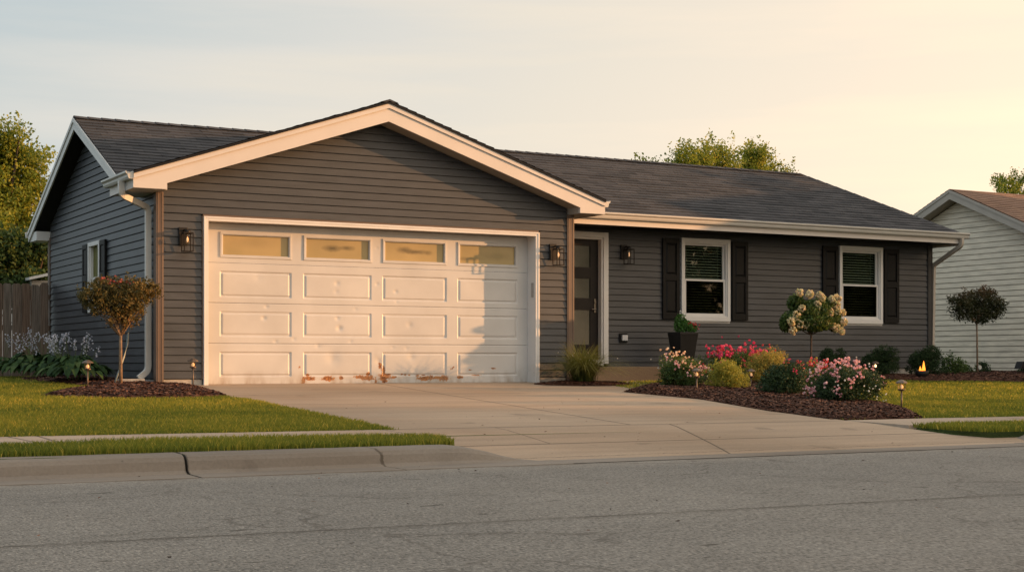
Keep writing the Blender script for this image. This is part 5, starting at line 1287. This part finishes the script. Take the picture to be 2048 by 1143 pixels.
big_tree('maple_tree', bC, 'tree rising behind the neighbouring brown roof', px_blobs(
    [(1990, 375, 8, 14), (2012, 362, 12, 22), (2018, 350, 7, 16), (2034, 370, 14, 20), (2052, 350, 16, 26), (2080, 350, 30, 50), (2060, 400, 60, 40), (2120, 330, 40, 50)], 38, bC), 14000, .09, sub=22, subr=.09, trunk_h=3, twig=.5)
# left edge trees
bD = gbase(at(-60, 700, 33).x, 33)
big_tree('maple_tree', bD, 'tall loose sunlit tree at the left edge behind the fence', px_blobs(
    [(5, 275, 22, 22), (30, 258, 10, 16), (25, 300, 32, 28), (62, 308, 16, 20), (72, 300, 8, 16), (45, 345, 34, 26), (78, 352, 12, 12), (20, 385, 36, 28), (60, 388, 18, 16), (75, 375, 12, 10), (15, 430, 36, 26), (48, 428, 22, 16), (-40, 330, 50, 70), (-60, 260, 50, 40), (-50, 430, 60, 60)], 33, bD), 34000, .08, sub=24, subr=.09, trunk_h=2.5, tr=.2, twig=.55)
bE = gbase(at(40, 700, 29).x, 29)
big_tree('maple_tree', bE, 'dense dark green tree low behind the wooden fence', px_blobs(
    [(20, 480, 44, 34), (65, 480, 26, 24), (85, 470, 16, 16), (10, 530, 44, 36), (60, 530, 36, 30), (95, 530, 20, 30), (110, 500, 14, 24), (-40, 490, 50, 60), (40, 560, 60, 30)], 29, bE), 26000, .09, LGT, sub=20, subr=.10, trunk_h=1.4, tr=.12, twig=.4)
# far soft tree line behind everything, mostly hidden by the houses
LF = leaf_mat('leaves_far', [(.035, .055, .015), (.06, .08, .02), (.09, .11, .025)], .35)
bF = gbase(16, 60)
tf = big_tree('garden_tree', (-14, 44, .45), 'distant tree behind the rear gardens left of the picture', [((random.uniform(-2.5, 2.5), random.uniform(-2, 2), random.uniform(1.8, 5.2)), (1.4, 1.4, 1.1)) for _ in range(12)], 3500, .24, LF, sub=6, subr=.3, group='distant garden trees')
for i, (x, y, s_, l) in enumerate(((-26, 40, 1.1, 'distant tree beyond the left neighbouring garden'), (62, 46, 1.1, 'distant tree beyond the right neighbouring garden'), (72, 38, .95, 'distant tree far right beyond the street'))):
    dup(tf, (x, y, .45), i * 1.3, (s_, s_, s_), l)
# a light shed roof glimpsed behind the fence
sh = empty('shed', (5.55, 28.0, .33), 'small white roofed shed glimpsed through the trees behind the fence', 'shed')
MB().box(.22, .52, 0, 1.6, 0, 1.86).build('wall', M['ntrim'], sh)
MB().prism([(.16, -.1, 1.86), (.56, -.1, 1.96), (.56, -.1, 2.01), (.16, -.1, 1.91)], (0, 1.9, 0)).build('roof', M['white'], sh)

# ------------------------------------------------------------------ unseen trees added across the street (behind the camera, off to the right): they cast the evening shade
st0 = big_tree('added_street_tree', (36, -8.6, 0), 'unseen broad dense tree added across the road, first from the camera', [((random.uniform(-4.2, 4.2), random.uniform(-1.5, 1.5), random.uniform(1.2, 5.9)), (1.9, 1.6, 1.3)) for _ in range(26)], 5200, .42, LF, trunk_h=1.6, tr=.25, sub=5, subr=.35, group='added shade trees across the street')
st0.scale = (1, 1, 1.08)
i = 0
for x in np.arange(43.5, 128, 7.2):
    i += 1; sx = 1.08 + .05 * math.sin(i * 2.1)
    dup(st0, (float(x), -8.6 + .8 * math.sin(i * 1.7), 0), i * 2.4 if i % 2 else 0, (1.12, 1, sx), 'unseen broad dense tree added across the road for shade, off to the right of the camera')

# two unseen trees added in the neighbouring front yard shade the lower wing roof
yt = big_tree('garden_tree', (30.5, 17.0, .35), 'unseen dense tree added in the right neighbouring front yard, nearer the house', [((random.uniform(-1.2, 1.2), random.uniform(-1.5, 1.5), random.uniform(1.2, 4.7)), (1.0, .9, .8)) for _ in range(22)], 7000, .2, LF, trunk_h=1.4, tr=.14, sub=5, subr=.2, group='added shade trees right of the picture')
dup(yt, (30.2, 15.7, .3), 1.3, (.8, .55, .90), 'unseen dense tree added in the right neighbouring front yard, nearer the street')
# small dead leaves and grit on the road and driveway
def litter():
    V, F, T = [], [], []; n = 240
    x = RS.uniform(0, 11, n); y = RS.uniform(5.0, 15, n); ok = np.ones(n, bool)
    a_ = (x > 5.4) & (x < 9.8)
    ok &= (y < 9.1) | a_ | ((y > 9.25) & (y < 9.2)); x, y = x[ok], y[ok]; n = len(x)
    z = np.array([0.004 if b < 9.2 else drive_z(a, b, 1) for a, b in zip(x, y)]) + .008
    p = leaf_verts(np.stack([x, y, z], 1), .028, .6, -.2); p = p.reshape(n, 4, 3); p[:, :, 2] = z[:, None] + (p[:, :, 2] - z[:, None]) * .25
    o = npmesh('leaf_litter', p.reshape(-1, 3), quads(n), M['chip'], tint=np.repeat(RS.rand(n), 4)); tagged(o, 'scattered small dead leaves and grit on the road and driveway', 'leaf litter', kind='stuff')
litter()
